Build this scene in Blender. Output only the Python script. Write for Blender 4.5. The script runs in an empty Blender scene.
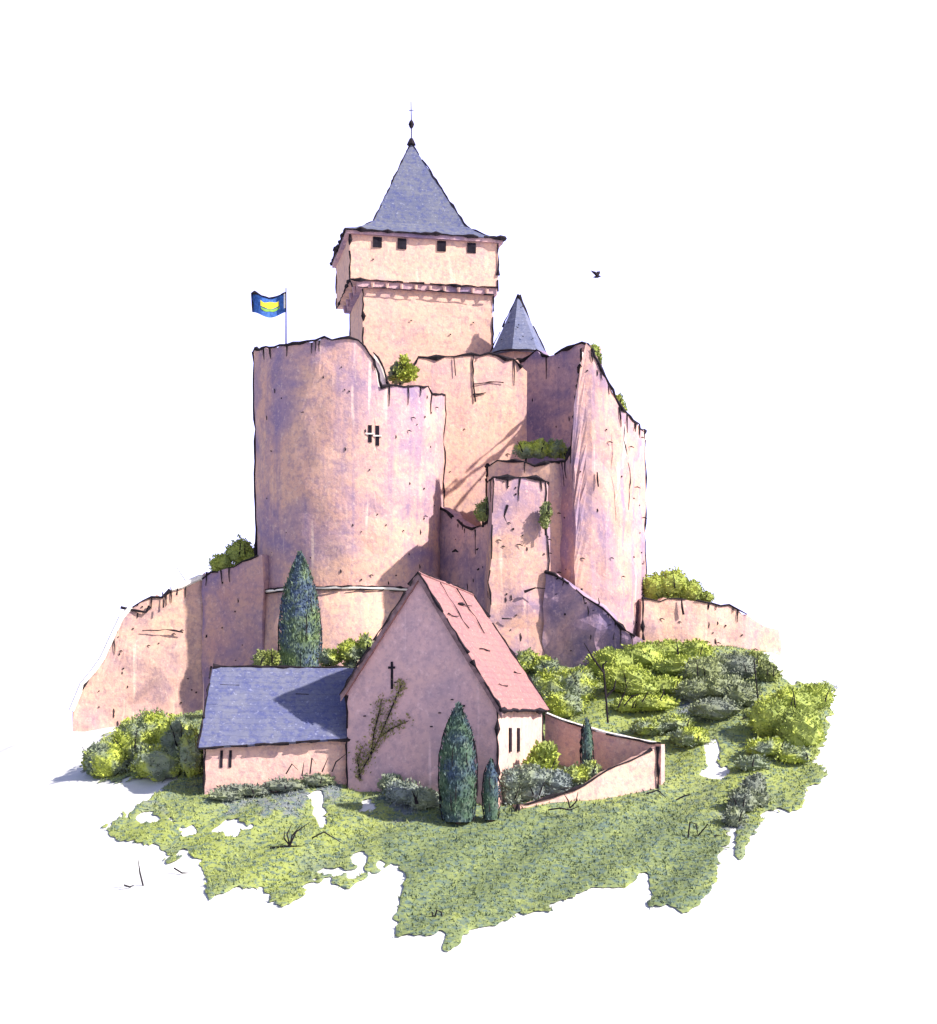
import bpy, math, random
import numpy as np
from mathutils import Vector, noise
random.seed(7)
F, CX, HY = 1606.0, 468.5, 735.0           # focal length in pixels, horizon row
scene = bpy.context.scene
col = scene.collection
R = math.radians

def at(px, py, D): return Vector(((px-CX)*D/F, D, (HY-py)*D/F))
def gx(px, D): return (px-CX)*D/F
def gz(py, D): return (HY-py)*D/F
def pxof(x, y): return CX + x/y*F
def lerp(a, b, t): return a+(b-a)*t
def prof(pts, v):
    if v <= pts[0][0]: return pts[0][1]
    for (a, b), (c, d) in zip(pts, pts[1:]):
        if v <= c: return b if c == a else b+(d-b)*(v-a)/(c-a)
    return pts[-1][1]
def nz(x, y=0.0, z=0.0): return noise.noise(Vector((x, y, z)))
def L(*c):       # sRGB 0-255 -> linear
    return tuple(((v/255)/12.92 if v/255 <= .04045 else ((v/255+.055)/1.055)**2.4) for v in c)

# ------------------------------------------------------------------ terrain
TD = [20, 40, 60, 72, 82, 90, 96, 105, 116, 130, 150, 185, 260]
TX = [-120, -60, -30, -22, -15, 0, 12, 22, 30, 60, 120]
TZ = [[-19,-18,-18,-18,-18,-18,-18,-18,-18,-18,-19],
      [-19,-18,-17,-17,-17,-17,-17,-17,-17,-18,-19],
      [-19,-17,-14.5,-14,-13.6,-13.4,-13.2,-13.4,-14.5,-17,-19],
      [-19,-15,-11.8,-11,-10.3,-9.9,-9.5,-10,-11.3,-15,-19],
      [-18,-13,-9.4,-8,-7,-6.3,-6,-6,-7.5,-13,-18],
      [-17,-12,-6.0,-4.4,-3.7,-3.5,-3.7,-3.2,-5,-12,-17],
      [-16,-11,-4.2,-2.6,-2.1,-1.9,-1.7,-.4,-3,-11,-16],
      [-15,-10,-2.2,-.6,.5,1.5,3,3.8,-.5,-10,-16],
      [-15,-9,.3,1.0,2.6,6.1,6.4,6,1.2,-10,-16],
      [-15,-10,-1,0,5,8,8,6,.5,-10,-16],
      [-16,-12,-8,-5,0,3,3,0,-6,-12,-16],
      [-18,-16,-14,-13,-12,-11,-11,-12,-14,-16,-18],
      [-19,-19,-19,-19,-19,-19,-19,-19,-19,-19,-19]]
TZa = np.array(TZ, float)
def smoothidx(vals, v):
    v = np.clip(v, vals[0], vals[-1])
    i = np.clip(np.searchsorted(vals, v, side='right')-1, 0, len(vals)-2)
    a = np.array(vals, float)
    return i, (v-a[i])/(a[i+1]-a[i])
def tz_arr(x, y):
    i, u = smoothidx(TD, y); j, v = smoothidx(TX, x)
    z = (TZa[i, j]*(1-u)*(1-v)+TZa[i+1, j]*u*(1-v)+TZa[i, j+1]*(1-u)*v+TZa[i+1, j+1]*u*v)
    return z + .12*np.sin(x*.55+.3*y)*np.cos(y*.41-.2*x) + .10*np.sin(x*1.3-y*.9+1.0)
def tz(x, y): return float(tz_arr(np.array([x]), np.array([y]))[0])

# ------------------------------------------------------------------ materials
class NT:
    def __init__(s, name):
        s.m = bpy.data.materials.new(name); s.m.use_nodes = True
        s.t = s.m.node_tree; s.n = s.t.nodes; s.l = s.t.links
        s.b = s.n['Principled BSDF']; s.b.inputs['Roughness'].default_value = .9
        try: s.b.inputs['Specular IOR Level'].default_value = .15
        except Exception: pass
    def node(s, typ, **k):
        n = s.n.new(typ)
        for a, v in k.items(): setattr(n, a, v)
        return n
    def pos(s, sc=(1, 1, 1), off=(0, 0, 0)):
        g = s.node('ShaderNodeNewGeometry'); mp = s.node('ShaderNodeMapping')
        mp.inputs['Scale'].default_value = sc; mp.inputs['Location'].default_value = off
        s.l.new(g.outputs['Position'], mp.inputs['Vector']); return mp.outputs[0]
    def noise(s, vec, scale, detail=3, rough=.55, dist=0):
        n = s.node('ShaderNodeTexNoise'); n.inputs['Scale'].default_value = scale
        n.inputs['Detail'].default_value = detail; n.inputs['Roughness'].default_value = rough
        n.inputs['Distortion'].default_value = dist
        s.l.new(vec, n.inputs['Vector']); return n.outputs['Fac']
    def ramp(s, fac, a, b, lo=0., hi=1.):
        n = s.node('ShaderNodeMapRange'); n.inputs[1].default_value = a; n.inputs[2].default_value = b
        n.inputs[3].default_value = lo; n.inputs[4].default_value = hi
        n.clamp = True; s.l.new(fac, n.inputs[0]); return n.outputs[0]
    def mix(s, fac, a, b, mode='MIX'):
        n = s.node('ShaderNodeMix', data_type='RGBA', blend_type=mode)
        for k, v in ((0, fac), (6, a), (7, b)):
            if hasattr(v, 'node'): s.l.new(v, n.inputs[k])
            else: n.inputs[k].default_value = (v if k == 0 else (*v, 1))
        return n.outputs[2]
    def out(s, c, bump=None, strength=.4, dist=.05):
        s.l.new(c, s.b.inputs['Base Color'])
        if bump is not None:
            bn = s.node('ShaderNodeBump'); bn.inputs['Strength'].default_value = strength
            bn.inputs['Distance'].default_value = dist
            s.l.new(bump, bn.inputs['Height']); s.l.new(bn.outputs[0], s.b.inputs['Normal'])
        return s.m

def stone(name, base, warm, stain, amt=.7, seed=0., streak=.5, lo=.48, hi=.68):
    K = (.885, .81, .82); base, warm = [tuple(v*q for v, q in zip(c_, K)) for c_ in (base, warm)]; stain = tuple(v*.68 for v in stain)
    t = NT(name); off = (seed*13.1, seed*7.7, seed*3.3)
    p = t.pos(off=off)
    c = t.mix(t.ramp(t.noise(p, .35, 3), .4, .62), base, warm)
    c = t.mix(t.ramp(t.noise(p, .22, 5, .6, .6), lo, hi, 0, amt), c, stain)
    sv = t.pos(sc=(1.25, 1.25, .075), off=off)
    c = t.mix(t.ramp(t.noise(sv, .8, 3, .6), .53, .69, 0, streak), c, stain)
    pale = tuple(min(.85, v*1.35+.1) for v in base)
    c = t.mix(t.ramp(t.noise(sv, 1.3, 2, .5), .66, .74, 0, .55), c, pale)
    g = t.noise(p, 2.6, 4, .75)
    c = t.mix(t.ramp(g, .46, .64, 0, .46), c, tuple(a*.8 for a in stain))
    g2 = t.noise(p, 3.4, 3, .7)
    c = t.mix(t.ramp(g2, .56, .72, 0, .38), c, pale)
    b = t.noise(p, 1.6, 6, .7)
    return t.out(c, b, .55, .14)

def slate(name, a, b, c3, seed=0):
    a, b, c3 = [tuple(v*.63 for v in q) for q in (a, b, c3)]
    t = NT(name); p = t.pos(off=(seed*9.1, 0, seed*2.))
    c = t.mix(t.ramp(t.noise(p, .45, 4, .6), .42, .62), a, b)
    c = t.mix(t.ramp(t.noise(p, 2.4, 4, .75), .46, .62, 0, .75), c, c3)
    c = t.mix(t.ramp(t.noise(p, 4.6, 2, .6), .62, .70, 0, .55), c, tuple(min(.8, v*1.9) for v in a))
    w = t.node('ShaderNodeTexWave', wave_type='BANDS', bands_direction='Z')
    w.inputs['Scale'].default_value = .9; w.inputs['Distortion'].default_value = 3.; w.inputs['Detail'].default_value = 2
    w.inputs['Detail Scale'].default_value = 2.
    t.l.new(p, w.inputs['Vector'])
    c = t.mix(t.ramp(w.outputs['Fac'], .0, .12, .22, 0.), c, tuple(v*.45 for v in c3))
    return t.out(c, t.noise(p, 3, 5, .7), .5, .08)

def leafm(name, a, b, c3, seed=0, sc=.45, lo=.42, hi=.6, amt=.9):
    a, b, c3 = [tuple(v*1.02 for v in q) for q in (a, b, c3)]
    t = NT(name); p = t.pos(off=(seed*5.3, seed*1.7, 0))
    c = t.mix(t.ramp(t.noise(p, sc, 4, .6), lo, hi, 0, amt), a, b)
    c = t.mix(t.ramp(t.noise(p, 2.8, 3, .7), .5, .66, 0, .7), c, c3)
    return t.out(c, t.noise(p, 4, 4, .7), .5, .08)

def plain(name, c, rough=.9, var=.25, scale=3.):
    t = NT(name); p = t.pos()
    m = t.mix(t.ramp(t.noise(p, scale, 3, .6), .35, .65), tuple(v*(1-var) for v in c), tuple(min(.95, v*(1+var)) for v in c))
    t.b.inputs['Roughness'].default_value = rough
    return t.out(m, t.noise(p, scale*2, 3), .2, .03)

PEACH, PEACH2, MAUVE = (.74, .51, .38), (.68, .45, .36), (.36, .26, .44)
M = {}
M['stone'] = stone('peach_stone', PEACH, PEACH2, MAUVE, .45, 1, .35)
M['stone_keep'] = stone('keep_stone', (.77, .535, .41), (.74, .50, .385), MAUVE, .5, 2.3, .12, .53, .7)
M['stone_tower'] = stone('tower_stone', (.72, .49, .385), (.66, .43, .36), (.33, .25, .46), .85, 3, .5, .42, .64)
M['stone_ruin'] = stone('ruin_stone', (.62, .42, .335), (.58, .375, .31), (.33, .25, .43), .75, 4.1, .8, .45, .62)
M['stone_mauve_shade'] = stone('mauve_stone_and_shade', (.56, .40, .44), (.64, .44, .43), (.26, .21, .40), .85, 5, .4, .42, .62)  # mauve trim stone; on inner, linking and spur walls it is painted shade
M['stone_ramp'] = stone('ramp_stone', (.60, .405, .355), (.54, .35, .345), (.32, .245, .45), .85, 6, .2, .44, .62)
M['stone_ramp_pale'] = stone('pale_ramp_stone', PEACH, (.64, .43, .37), (.34, .25, .38), .75, 6.6, .3, .46, .66)
M['plaster'] = stone('pink_plaster', (.75, .53, .44), (.70, .48, .42), MAUVE, .3, 7, .15, .55, .75)
M['plaster_shade'] = stone('lilac_shade_plaster', (.65, .465, .51), (.67, .475, .49), (.50, .38, .50), .6, 8, .1, .5, .7)  # shaded version of the house plaster, lilac painted in for the gable
M['gardenwall'] = stone('garden_wall_stone', (.76, .54, .44), (.71, .49, .41), MAUVE, .3, 9, .1, .55, .75)
M['slate'] = slate('grey_blue_slate', (.22, .235, .32), (.17, .19, .31), (.10, .12, .32), 1)
M['slate_pale'] = slate('pale_slate', (.25, .27, .40), (.21, .235, .39), (.15, .18, .34), 2)
M['slate_low'] = slate('blue_slate', (.24, .255, .38), (.18, .20, .37), (.11, .13, .35), 3)
M['tile'] = slate('red_tile', (.54, .27, .26), (.47, .245, .26), (.34, .19, .225), 4)
M['tile_under'] = plain('roof_verge_wood', (.20, .13, .15), .9, .3)
M['ink'] = plain('black_ink', (.018, .014, .02), .95, .4)  # drawn ink outlines, added as tubes along edges; also small black parts
M['white'] = plain('pale_lime_coping', (.80, .77, .74), .9, .1)
M['dark'] = plain('dark_opening', (.015, .012, .02), 1., .3)
M['leaf_yellow'] = leafm('yellow_green_leaves', (.38, .44, .09), (.28, .34, .10), (.15, .21, .07), 1)
M['leaf_mix'] = leafm('olive_leaves', (.38, .44, .08), (.18, .22, .19), (.14, .19, .09), 2, .5, .44, .56)
M['leaf_blue'] = leafm('blue_grey_leaves', (.25, .29, .20), (.19, .225, .25), (.14, .18, .13), 3)
M['leaf_dusk'] = leafm('dusky_olive_leaves', (.25, .29, .14), (.18, .205, .19), (.15, .18, .14), 8, .35)
M['leaf_olive'] = leafm('dark_olive_leaves', (.25, .29, .08), (.17, .20, .10), (.10, .13, .07), 4)
M['cypress'] = leafm('cypress_leaves', (.13, .19, .085), (.05, .075, .19), (.22, .29, .15), 5, .5, .4, .6, .8)
M['cypress_dark'] = leafm('dark_cypress_leaves', (.07, .12, .085), (.045, .07, .13), (.15, .20, .14), 6, .7)
M['ochre'] = leafm('ochre_creeper', (.26, .235, .10), (.20, .19, .10), (.15, .13, .08), 7)
M['wood'] = plain('brown_bark', (.10, .075, .06), .95, .3)
M['flag_blue'] = plain('flag_blue_cloth', (.04, .11, .36), .8, .35, 5)
M['flag_yellow'] = plain('flag_yellow_cloth', (.62, .52, .04), .8, .15)
M['flag_green'] = plain('flag_green_cloth', (.16, .32, .06), .8, .2)

# ------------------------------------------------------------------ mesh builder
class MB:
    def __init__(s): s.v = []; s.f = []
    def add(s, vs, fs):
        k = len(s.v); s.v.extend([tuple(v) for v in vs]); s.f.extend([tuple(i+k for i in f) for f in fs])
    def box(s, o, e1, e2, e3):
        o, e1, e2, e3 = map(Vector, (o, e1, e2, e3))
        vs = [o, o+e1, o+e1+e2, o+e2, o+e3, o+e1+e3, o+e1+e2+e3, o+e2+e3]
        s.add(vs, [(0,3,2,1),(4,5,6,7),(0,1,5,4),(1,2,6,5),(2,3,7,6),(3,0,4,7)])
    def tube(s, pts, rs, n=5):
        pts = [Vector(p) for p in pts]
        if not isinstance(rs, (list, tuple)): rs = [rs]*len(pts)
        vs = []; fs = []
        for i, p in enumerate(pts):
            d = (pts[min(i+1, len(pts)-1)]-pts[max(i-1, 0)])
            d = d.normalized() if d.length > 1e-6 else Vector((0, 0, 1))
            a = d.cross(Vector((0, 1, .13))); a = a.normalized() if a.length > 1e-3 else Vector((1, 0, 0))
            b = d.cross(a)
            for k in range(n):
                t = 2*math.pi*k/n; vs.append(p+(a*math.cos(t)+b*math.sin(t))*rs[i])
        for i in range(len(pts)-1):
            for k in range(n):
                k2 = (k+1) % n; fs.append((i*n+k, i*n+k2, (i+1)*n+k2, (i+1)*n+k))
        fs.append(tuple(range(n))[::-1]); fs.append(tuple((len(pts)-1)*n+k for k in range(n)))
        s.add(vs, fs)
    def ink(s, pts, r=.055, step=.45, jit=.05, gap=.06, blob=.10):
        """rough, broken drawn ink line: uneven thickness, a little wandering, knots"""
        pts = [Vector(p) for p in pts]; out = []
        for a, b in zip(pts, pts[1:]):
            n = max(1, int((b-a).length/step))
            out += [a.lerp(b, i/n) for i in range(n)]
        out.append(pts[-1]); seg = []; rr = []
        for i, p in enumerate(out):
            q = p+Vector((random.uniform(-jit, jit), random.uniform(-jit, jit)*.3, random.uniform(-jit, jit)))
            seg.append(q); k = random.uniform(.5, 1.45)
            if random.random() < blob: k *= random.uniform(1.6, 2.6)
            rr.append(r*k)
            if random.random() < gap and len(seg) > 2:
                s.tube(seg, rr); seg = []; rr = []
        if len(seg) > 1: s.tube(seg, rr)
    def build(s, name, mat, parent=None, smooth=False, base=None):
        off = Vector(base) if base is not None else (parent['_base_vec'] if False else BASE.get(parent.name, Vector((0,0,0))) if parent else Vector((0,0,0)))
        me = bpy.data.meshes.new(name)
        me.from_pydata([(x-off.x, y-off.y, z-off.z) for x, y, z in s.v], [], s.f); me.update()
        if smooth:
            me.polygons.foreach_set('use_smooth', [True]*len(me.polygons))
        me.materials.append(mat)
        o = bpy.data.objects.new(name, me); col.objects.link(o)
        if parent: o.parent = parent; BASE[o.name] = off
        else: o.location = off; BASE[o.name] = off
        return o
BASE = {}
def tag(o, label=None, cat=None, group=None, kind=None):
    if label: o['label'] = label
    if cat: o['category'] = cat
    if group: o['group'] = group
    if kind: o['kind'] = kind
    return o
def thing(name, loc, label, cat, group=None):
    e = bpy.data.objects.new(name, None); col.objects.link(e); e.location = loc; e.empty_display_size = .3
    BASE[e.name] = Vector(loc); return tag(e, label, cat, group)

def rough(p, amp, seed=0, sc=.6):
    return Vector((p[0]+amp*nz(p[0]*sc+seed, p[1]*sc, p[2]*sc), p[1]+amp*nz(p[0]*sc, p[1]*sc+seed+9, p[2]*sc), p[2]))

# hollow ruined tower on a closed footprint
def ruin(foot, topf, zb, zref, batter=0., th=.9, amp=.12, seed=0, ds=.32, jag=.10):
    """foot: closed list of xy; topf(x, y)->z; batter: relative widening at zb; returns (MB, columns)"""
    foot = [Vector((p[0], p[1], 0)) for p in foot]; pts = []
    for a, b in zip(foot, foot[1:]+foot[:1]):
        n = max(1, int((b-a).length/ds))
        pts += [a.lerp(b, i/n) for i in range(n)]
    c = sum(foot, Vector())/len(foot); n = len(pts)
    tops = [topf(p.x, p.y)+random.uniform(-jag, jag) for p in pts]
    rows = max(6, int((zref-zb)/.8)); mb = MB(); vs = []; fs = []; columns = []
    for i, p in enumerate(pts):
        cl = []
        for r in range(rows+1):
            z = lerp(zb, tops[i], r/rows); k = 1+batter*(1-(z-zb)/(zref-zb))
            cl.append(rough((c.x+(p.x-c.x)*k, c.y+(p.y-c.y)*k, z), amp, seed))
        columns.append(cl); vs += cl
    m = rows+1
    for i in range(n):
        j = (i+1) % n
        for r in range(rows): fs.append((i*m+r, j*m+r, j*m+r+1, i*m+r+1))
    k0 = len(vs); zin = min(tops)-1.2
    for i in range(n):
        d = columns[i][-1]; q = c-Vector((d.x, d.y, 0)); q.z = 0; q = q.normalized()*th
        vs.append(Vector((d.x+q.x, d.y+q.y, d.z-.03))); vs.append(Vector((d.x+q.x*1.05, d.y+q.y*1.05, zin)))
    for i in range(n):
        j = (i+1) % n
        fs.append((i*m+rows, j*m+rows, k0+2*j, k0+2*i)); fs.append((k0+2*i, k0+2*j, k0+2*j+1, k0+2*i+1))
    fs.append(tuple(k0+2*i+1 for i in range(n)))
    mb.add(vs, fs); return mb, columns
def front_cols(columns):
    """columns whose outside faces the viewpoint side (towards -y), sorted by x"""
    c = sum((cl[0] for cl in columns), Vector())/len(columns); n = len(columns); out = []
    for i, cl in enumerate(columns):
        a, b = columns[i-1][-1], columns[(i+1) % n][-1]; t = b-a; nn = Vector((t.y, -t.x, 0))
        if nn.dot(cl[-1]-c) < 0: nn = -nn
        if nn.dot(Vector((-cl[-1].x, -cl[-1].y, 0))) > 0: out.append(cl)
    return sorted(out, key=lambda cl: cl[-1].x/cl[-1].y)

# straight (or bent) free-standing wall with ragged top
def wall(path, profile, zb, th=1.0, amp=.10, seed=0, ds=.35, jag=.08, zb2=None):
    """path: xy points left to right; profile in (column, row) of the view from the valley"""
    pts = []
    for a, b in zip(path, path[1:]):
        a = Vector((*a, 0)); b = Vector((*b, 0)); n = max(1, int((b-a).length/ds))
        pts += [a.lerp(b, i/n) for i in range(n)]
    pts.append(Vector((*path[-1], 0))); mb = MB(); vs = []; fs = []; rows = 12; cols_ = []
    for i, p in enumerate(pts):
        a, b = pts[max(0, i-1)], pts[min(len(pts)-1, i+1)]; t = (b-a).normalized(); nrm = Vector((t.y, -t.x, 0))
        top = gz(prof(profile, pxof(p.x, p.y)), p.y)+random.uniform(-jag, jag)
        bot = zb if zb2 is None else lerp(zb, zb2, i/(len(pts)-1)); bot = min(bot, top-.3)
        f = [rough((p.x, p.y, lerp(bot, top, r/rows)), amp, seed) for r in range(rows+1)]
        bk = [rough((p.x-nrm.x*th, p.y-nrm.y*th, lerp(top, bot, r/rows)), amp, seed+3) for r in range(rows+1)]
        vs += f+bk; cols_.append(f)
    m = 2*(rows+1)
    for i in range(len(pts)-1):
        for r in range(m-1): fs.append((i*m+r, (i+1)*m+r, (i+1)*m+r+1, i*m+r+1))
        fs.append((i*m+m-1, (i+1)*m+m-1, (i+1)*m, i*m))
    fs.append(tuple(range(m))); fs.append(tuple((len(pts)-1)*m+k for k in range(m))[::-1])
    mb.add(vs, fs); return mb, cols_

def ticks(mb, cols_, n, size=.16, zmin=-99):
    """small chips and cracks standing on the wall face"""
    k0 = max(1, len(cols_)//9); cols_ = cols_[k0:-k0]
    for _ in range(n//4):      # short cracks running down from the broken top
        cl = random.choice(cols_); p = cl[-1]+Vector((0, -.06, -.02)); h = random.uniform(.3, 1.5); q = min(cl, key=lambda v: abs(v.z-p.z+h))+Vector((0, -.06, 0))
        mb.tube([p, p.lerp(q, .5)+Vector((random.uniform(-.06, .06), -.03, 0)), q], [.06, .04, .02], 4)
    for _ in range(n):
        cl = random.choice(cols_); r = random.randrange(1, len(cl)-1); p = cl[r].lerp(cl[r+1], random.random())
        if p.z < zmin: continue
        q = p+Vector((0, -.04, 0)); k = random.random(); s = size*random.uniform(.5, 1.3)
        if k < .5: mb.tube([q, q+Vector((s*.5, -.01, random.uniform(-.05, .05)))], random.uniform(.04, .075), 5)
        elif k < .75: mb.tube([q, q+Vector((s, 0, s*.15)), q+Vector((s*2, 0, -s*.3))], [.02, .045, .02], 4)
        else: mb.tube([q, q+Vector((s*.1, 0, s)), q+Vector((-s*.1, 0, s*2.2))], [.02, .05, .02], 4)

def curve_strip(name, mat, parent, pts, r):
    mb = MB(); mb.tube(pts, r); return mb.build(name, mat, parent)

# ================================================================== THE CASTLE
# ---- square keep
def build_keep():
    r = R(11.5); A = Vector((gx(350, 135), 135, 0)); e1 = Vector((math.cos(r), math.sin(r), 0)); e2 = Vector((-math.sin(r), math.cos(r), 0))
    W, DP = 12.75, 9.6; zt, zg, z0 = 42.1, 38.3, 22.
    k = thing('keep', A+e1*W/2+e2*DP/2+Vector((0, 0, z0)), 'tall square keep with an overhanging upper storey and pointed slate roof', 'tower')
    def P(u, v, z): return A+e1*u+e2*v+Vector((0, 0, z))
    def shell(corners, za, zb_, seed, nz_=10, nh=16, amp=.09):
        mb = MB(); n = len(corners)
        for i in range(n):
            a, b = corners[i], corners[(i+1) % n]; vs = []; fs = []
            for u in range(nh+1):
                for w in range(nz_+1):
                    p = P(lerp(a[0], b[0], u/nh), lerp(a[1], b[1], u/nh), lerp(za, zb_, w/nz_)); vs.append(rough(p, amp, seed))
            for u in range(nh):
                for w in range(nz_): fs.append((u*(nz_+1)+w, (u+1)*(nz_+1)+w, (u+1)*(nz_+1)+w+1, u*(nz_+1)+w+1))
            mb.add(vs, fs)
        for z in (za, zb_): mb.add([P(c[0], c[1], z) for c in corners], [tuple(range(n))])
        return mb
    il, ir, fr = 1.15, .35, .45
    low = [(il, fr), (W-ir, fr), (W-ir, DP-.6), (il, DP-.6)]
    shell(low, z0, zg+.02, 1, 20).build('wall', M['stone_keep'], k)
    up = [(0, 0), (W, 0), (W, DP), (0, DP)]
    g = shell(up, zg, zt, 2, 6).build('upper_storey', M['stone_keep'], k)
    # moulding and corbels under the gallery
    m = MB(); m.box(P(il-.5, .12, zg-.55), e1*(W-il-ir+.8), e2*(DP-.8), Vector((0, 0, .52))); m.build('corbel_band', M['stone_mauve_shade'], k)
    for i in range(9):
        u = 1.9+i*(W-2.9)/8; c = MB(); c.tube([P(u, -.02, zg-.58), P(u, -.02, zg-.2)], [.10, .17], 6); c.build('corbel', M['stone'], k)
    for i in range(4):
        v = 1.4+i*2.1; c = MB(); c.tube([P(il-.62, v, zg-.8), P(il-.62, v, zg-.2)], [.10, .2], 6); c.build('corbel', M['stone_mauve_shade'], k)
    # eaves board
    m = MB(); m.box(P(-.35, -.35, zt-.02), e1*(W+.7), e2*(DP+.7), Vector((0, 0, .32))); m.build('eaves', M['stone_mauve_shade'], k)
    # windows under the eaves
    for u in (1.95, 4.05, 7.45, 10.05):
        w = MB(); w.box(P(u, -.12, zt-.98), e1*.74, e2*.3, Vector((0, 0, .86))); w.build('window', M['dark'], k)
    # roof : flared pyramid
    ov, ins = .5, 2.3; za, zb_, zc = zt+.3, zt+2.0, gz(143, 141)
    q = [[P(*c) for c in ((-ov, -ov, za), (W+ov, -ov, za), (W+ov, DP+ov, za), (-ov, DP+ov, za))],
         [P(*c) for c in ((ins*.42, ins*.42, za+.65), (W-ins*.42, ins*.42, za+.65), (W-ins*.42, DP-ins*.42, za+.65), (ins*.42, DP-ins*.42, za+.65))],
         [P(*c) for c in ((ins, ins, zb_), (W-ins, ins, zb_), (W-ins, DP-ins, zb_), (ins, DP-ins, zb_))]]
    apex = P(W/2-.35, DP/2, zc)
    def lay(t): return [a.lerp(apex, t) for a in q[2]]
    rows = q+[lay(t) for t in (.2, .4, .6, .8, .97)]
    mb = MB(); N = 10; vs = []; fs = []
    for row in rows:
        for i in range(4):
            for u in range(N):
                p = row[i].lerp(row[(i+1) % 4], u/N); vs.append(p+Vector((0, 0, .07*nz(p.x*.9, p.y*.9, p.z*.9))))
    for j in range(len(rows)-1):
        for i in range(4*N):
            i2 = (i+1) % (4*N); fs.append((j*4*N+i, j*4*N+i2, (j+1)*4*N+i2, (j+1)*4*N+i))
    fs.append(tuple(range(4*N))[::-1]); fs.append(tuple((len(rows)-1)*4*N+i for i in range(4*N)))
    mb.add(vs, fs); rf = mb.build('roof', M['slate'], k)
    e = MB()
    for i in range(4): e.ink([row[i] for row in rows], .065)
    e.ink([q[0][3], q[0][0], q[0][1], q[0][2]], .085, blob=.2)
    e.build('ink_edge', M['ink'], rf)
    s = MB(); s.tube([apex+Vector((0, 0, -.2)), apex+Vector((0, 0, .35))], [.42, .16], 7); s.build('lead_cap', M['ink'], rf)
    fn = MB(); b = apex+Vector((0, 0, .2))
    fn.tube([b, b+Vector((0, 0, 1.2)), b+Vector((.02, 0, 1.25))], .05, 6)
    fn.tube([b+Vector((0, 0, z)) for z in (1.0, 1.15, 1.4, 1.65, 1.8)], [.05, .17, .26, .17, .05], 8)
    fn.tube([b+Vector((0, 0, 1.8)), b+Vector((-.03, 0, 3.4))], [.05, .03], 5)
    fn.tube([b+Vector((-.22, 0, 2.6)), b+Vector((.2, 0, 2.65))], .035, 5)
    fn.build('finial', M['ink'], k)
    e = MB()
    o = Vector((0, -.06, 0))
    e.ink([P(0, 0, zt)+o, P(0, 0, zg)+o, P(.25, .1, zg-.6)+o], .07); e.ink([P(W, 0, zt)+o, P(W, 0, zg-.3)+o], .06, blob=.15)
    e.ink([P(0, DP, zt), P(0, DP, zg)], .07); e.ink([P(0, DP, zg)+o, P(-.03, 0, zg)+o, P(W, 0, zg)+o], .06, blob=.2)
    e.ink([P(.6, 0, zg-.62)+o, P(W-.4, -.05, zg-.62)+o], .04); e.ink([P(il, fr, zg-.6)+o, P(il, fr, z0+6)+o], .07)
    e.ink([P(W-ir, fr, zg-.6)+o, P(W-ir, fr, z0+6)+o], .06); e.ink([P(il, DP-.6, zg)+o, P(il-.05, DP-.6, z0+6)+o], .06)
    for _ in range(14):
        e.tube([P(random.uniform(il+1, W-1), fr-.08, random.uniform(z0+9, zg-1))+o]*1+[P(0,0,0)]*0+[], .05) if False else None
    for u, z in ((5.2, 35.2), (8.6, 34.2), (1.9, 40.1), (10.6, 35.3)):
        p = P(u, fr-.1 if z < zg else -.06, z); e.tube([p, p+e1*.12], .055, 5)
    e.build('ink_edge', M['ink'], k)
build_keep()

# ---- little turret with a pointed roof beside the keep
def build_turret():
    c = at(518, 352, 136); k = thing('turret', (c.x, c.y, 26), 'small round turret with pale pointed slate roof right of the keep', 'turret')
    n = 7; mb = MB(); vs = []; fs = []
    zs = [(26, 2.0), (29, 2.0), (c.z-.2, 2.05)]
    for z, r in zs:
        vs += [rough((c.x+r*math.cos(2*math.pi*i/n), c.y+r*math.sin(2*math.pi*i/n), z), .06) for i in range(n)]
    for j in range(2):
        for i in range(n): fs.append((j*n+i, j*n+(i+1) % n, (j+1)*n+(i+1) % n, (j+1)*n+i))
    fs.append(tuple(2*n+i for i in range(n))); mb.add(vs, fs); mb.build('wall', M['stone'], k)
    za = gz(296, 136); mb = MB(); vs = []; fs = []; prof_ = [(c.z-.4, 2.55), (c.z+.5, 2.1), (lerp(c.z, za, .45), 1.3), (lerp(c.z, za, .75), .62), (za, .05)]
    for z, r in prof_:
        vs += [Vector((c.x+r*math.cos(2*math.pi*i/n), c.y+r*math.sin(2*math.pi*i/n), z+.06*nz(i*.7, z))) for i in range(n)]
    for j in range(len(prof_)-1):
        for i in range(n): fs.append((j*n+i, j*n+(i+1) % n, (j+1)*n+(i+1) % n, (j+1)*n+i))
    fs.append(tuple(range(n))[::-1]); fs.append(tuple((len(prof_)-1)*n+i for i in range(n)))
    mb.add(vs, fs); rf = mb.build('roof', M['slate_pale'], k)
    e = MB()
    e.ink([Vector((c.x-r, c.y, z)) for z, r in prof_], .05); e.ink([Vector((c.x+r, c.y, z)) for z, r in prof_], .08, blob=.2)
    e.ink([Vector((c.x+2.58*math.cos(t), c.y+2.58*math.sin(t), c.z-.4)) for t in [math.pi+i*math.pi/10 for i in range(11)]], .06)
    e.tube([Vector((c.x, c.y, za-.25)), Vector((c.x, c.y, za+.15))], [.22, .07], 6)
    for _ in range(9):
        t = R(random.uniform(200, 340)); u = random.uniform(.1, .8); z = lerp(c.z, za, u); r = lerp(2.35, .1, u)
        p = Vector((c.x+r*math.cos(t), c.y+r*math.sin(t)-.04, z)); e.tube([p, p+Vector((.1, 0, 0))], .045, 5)
    e.build('ink_edge', M['ink'], k)
build_turret()

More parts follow.
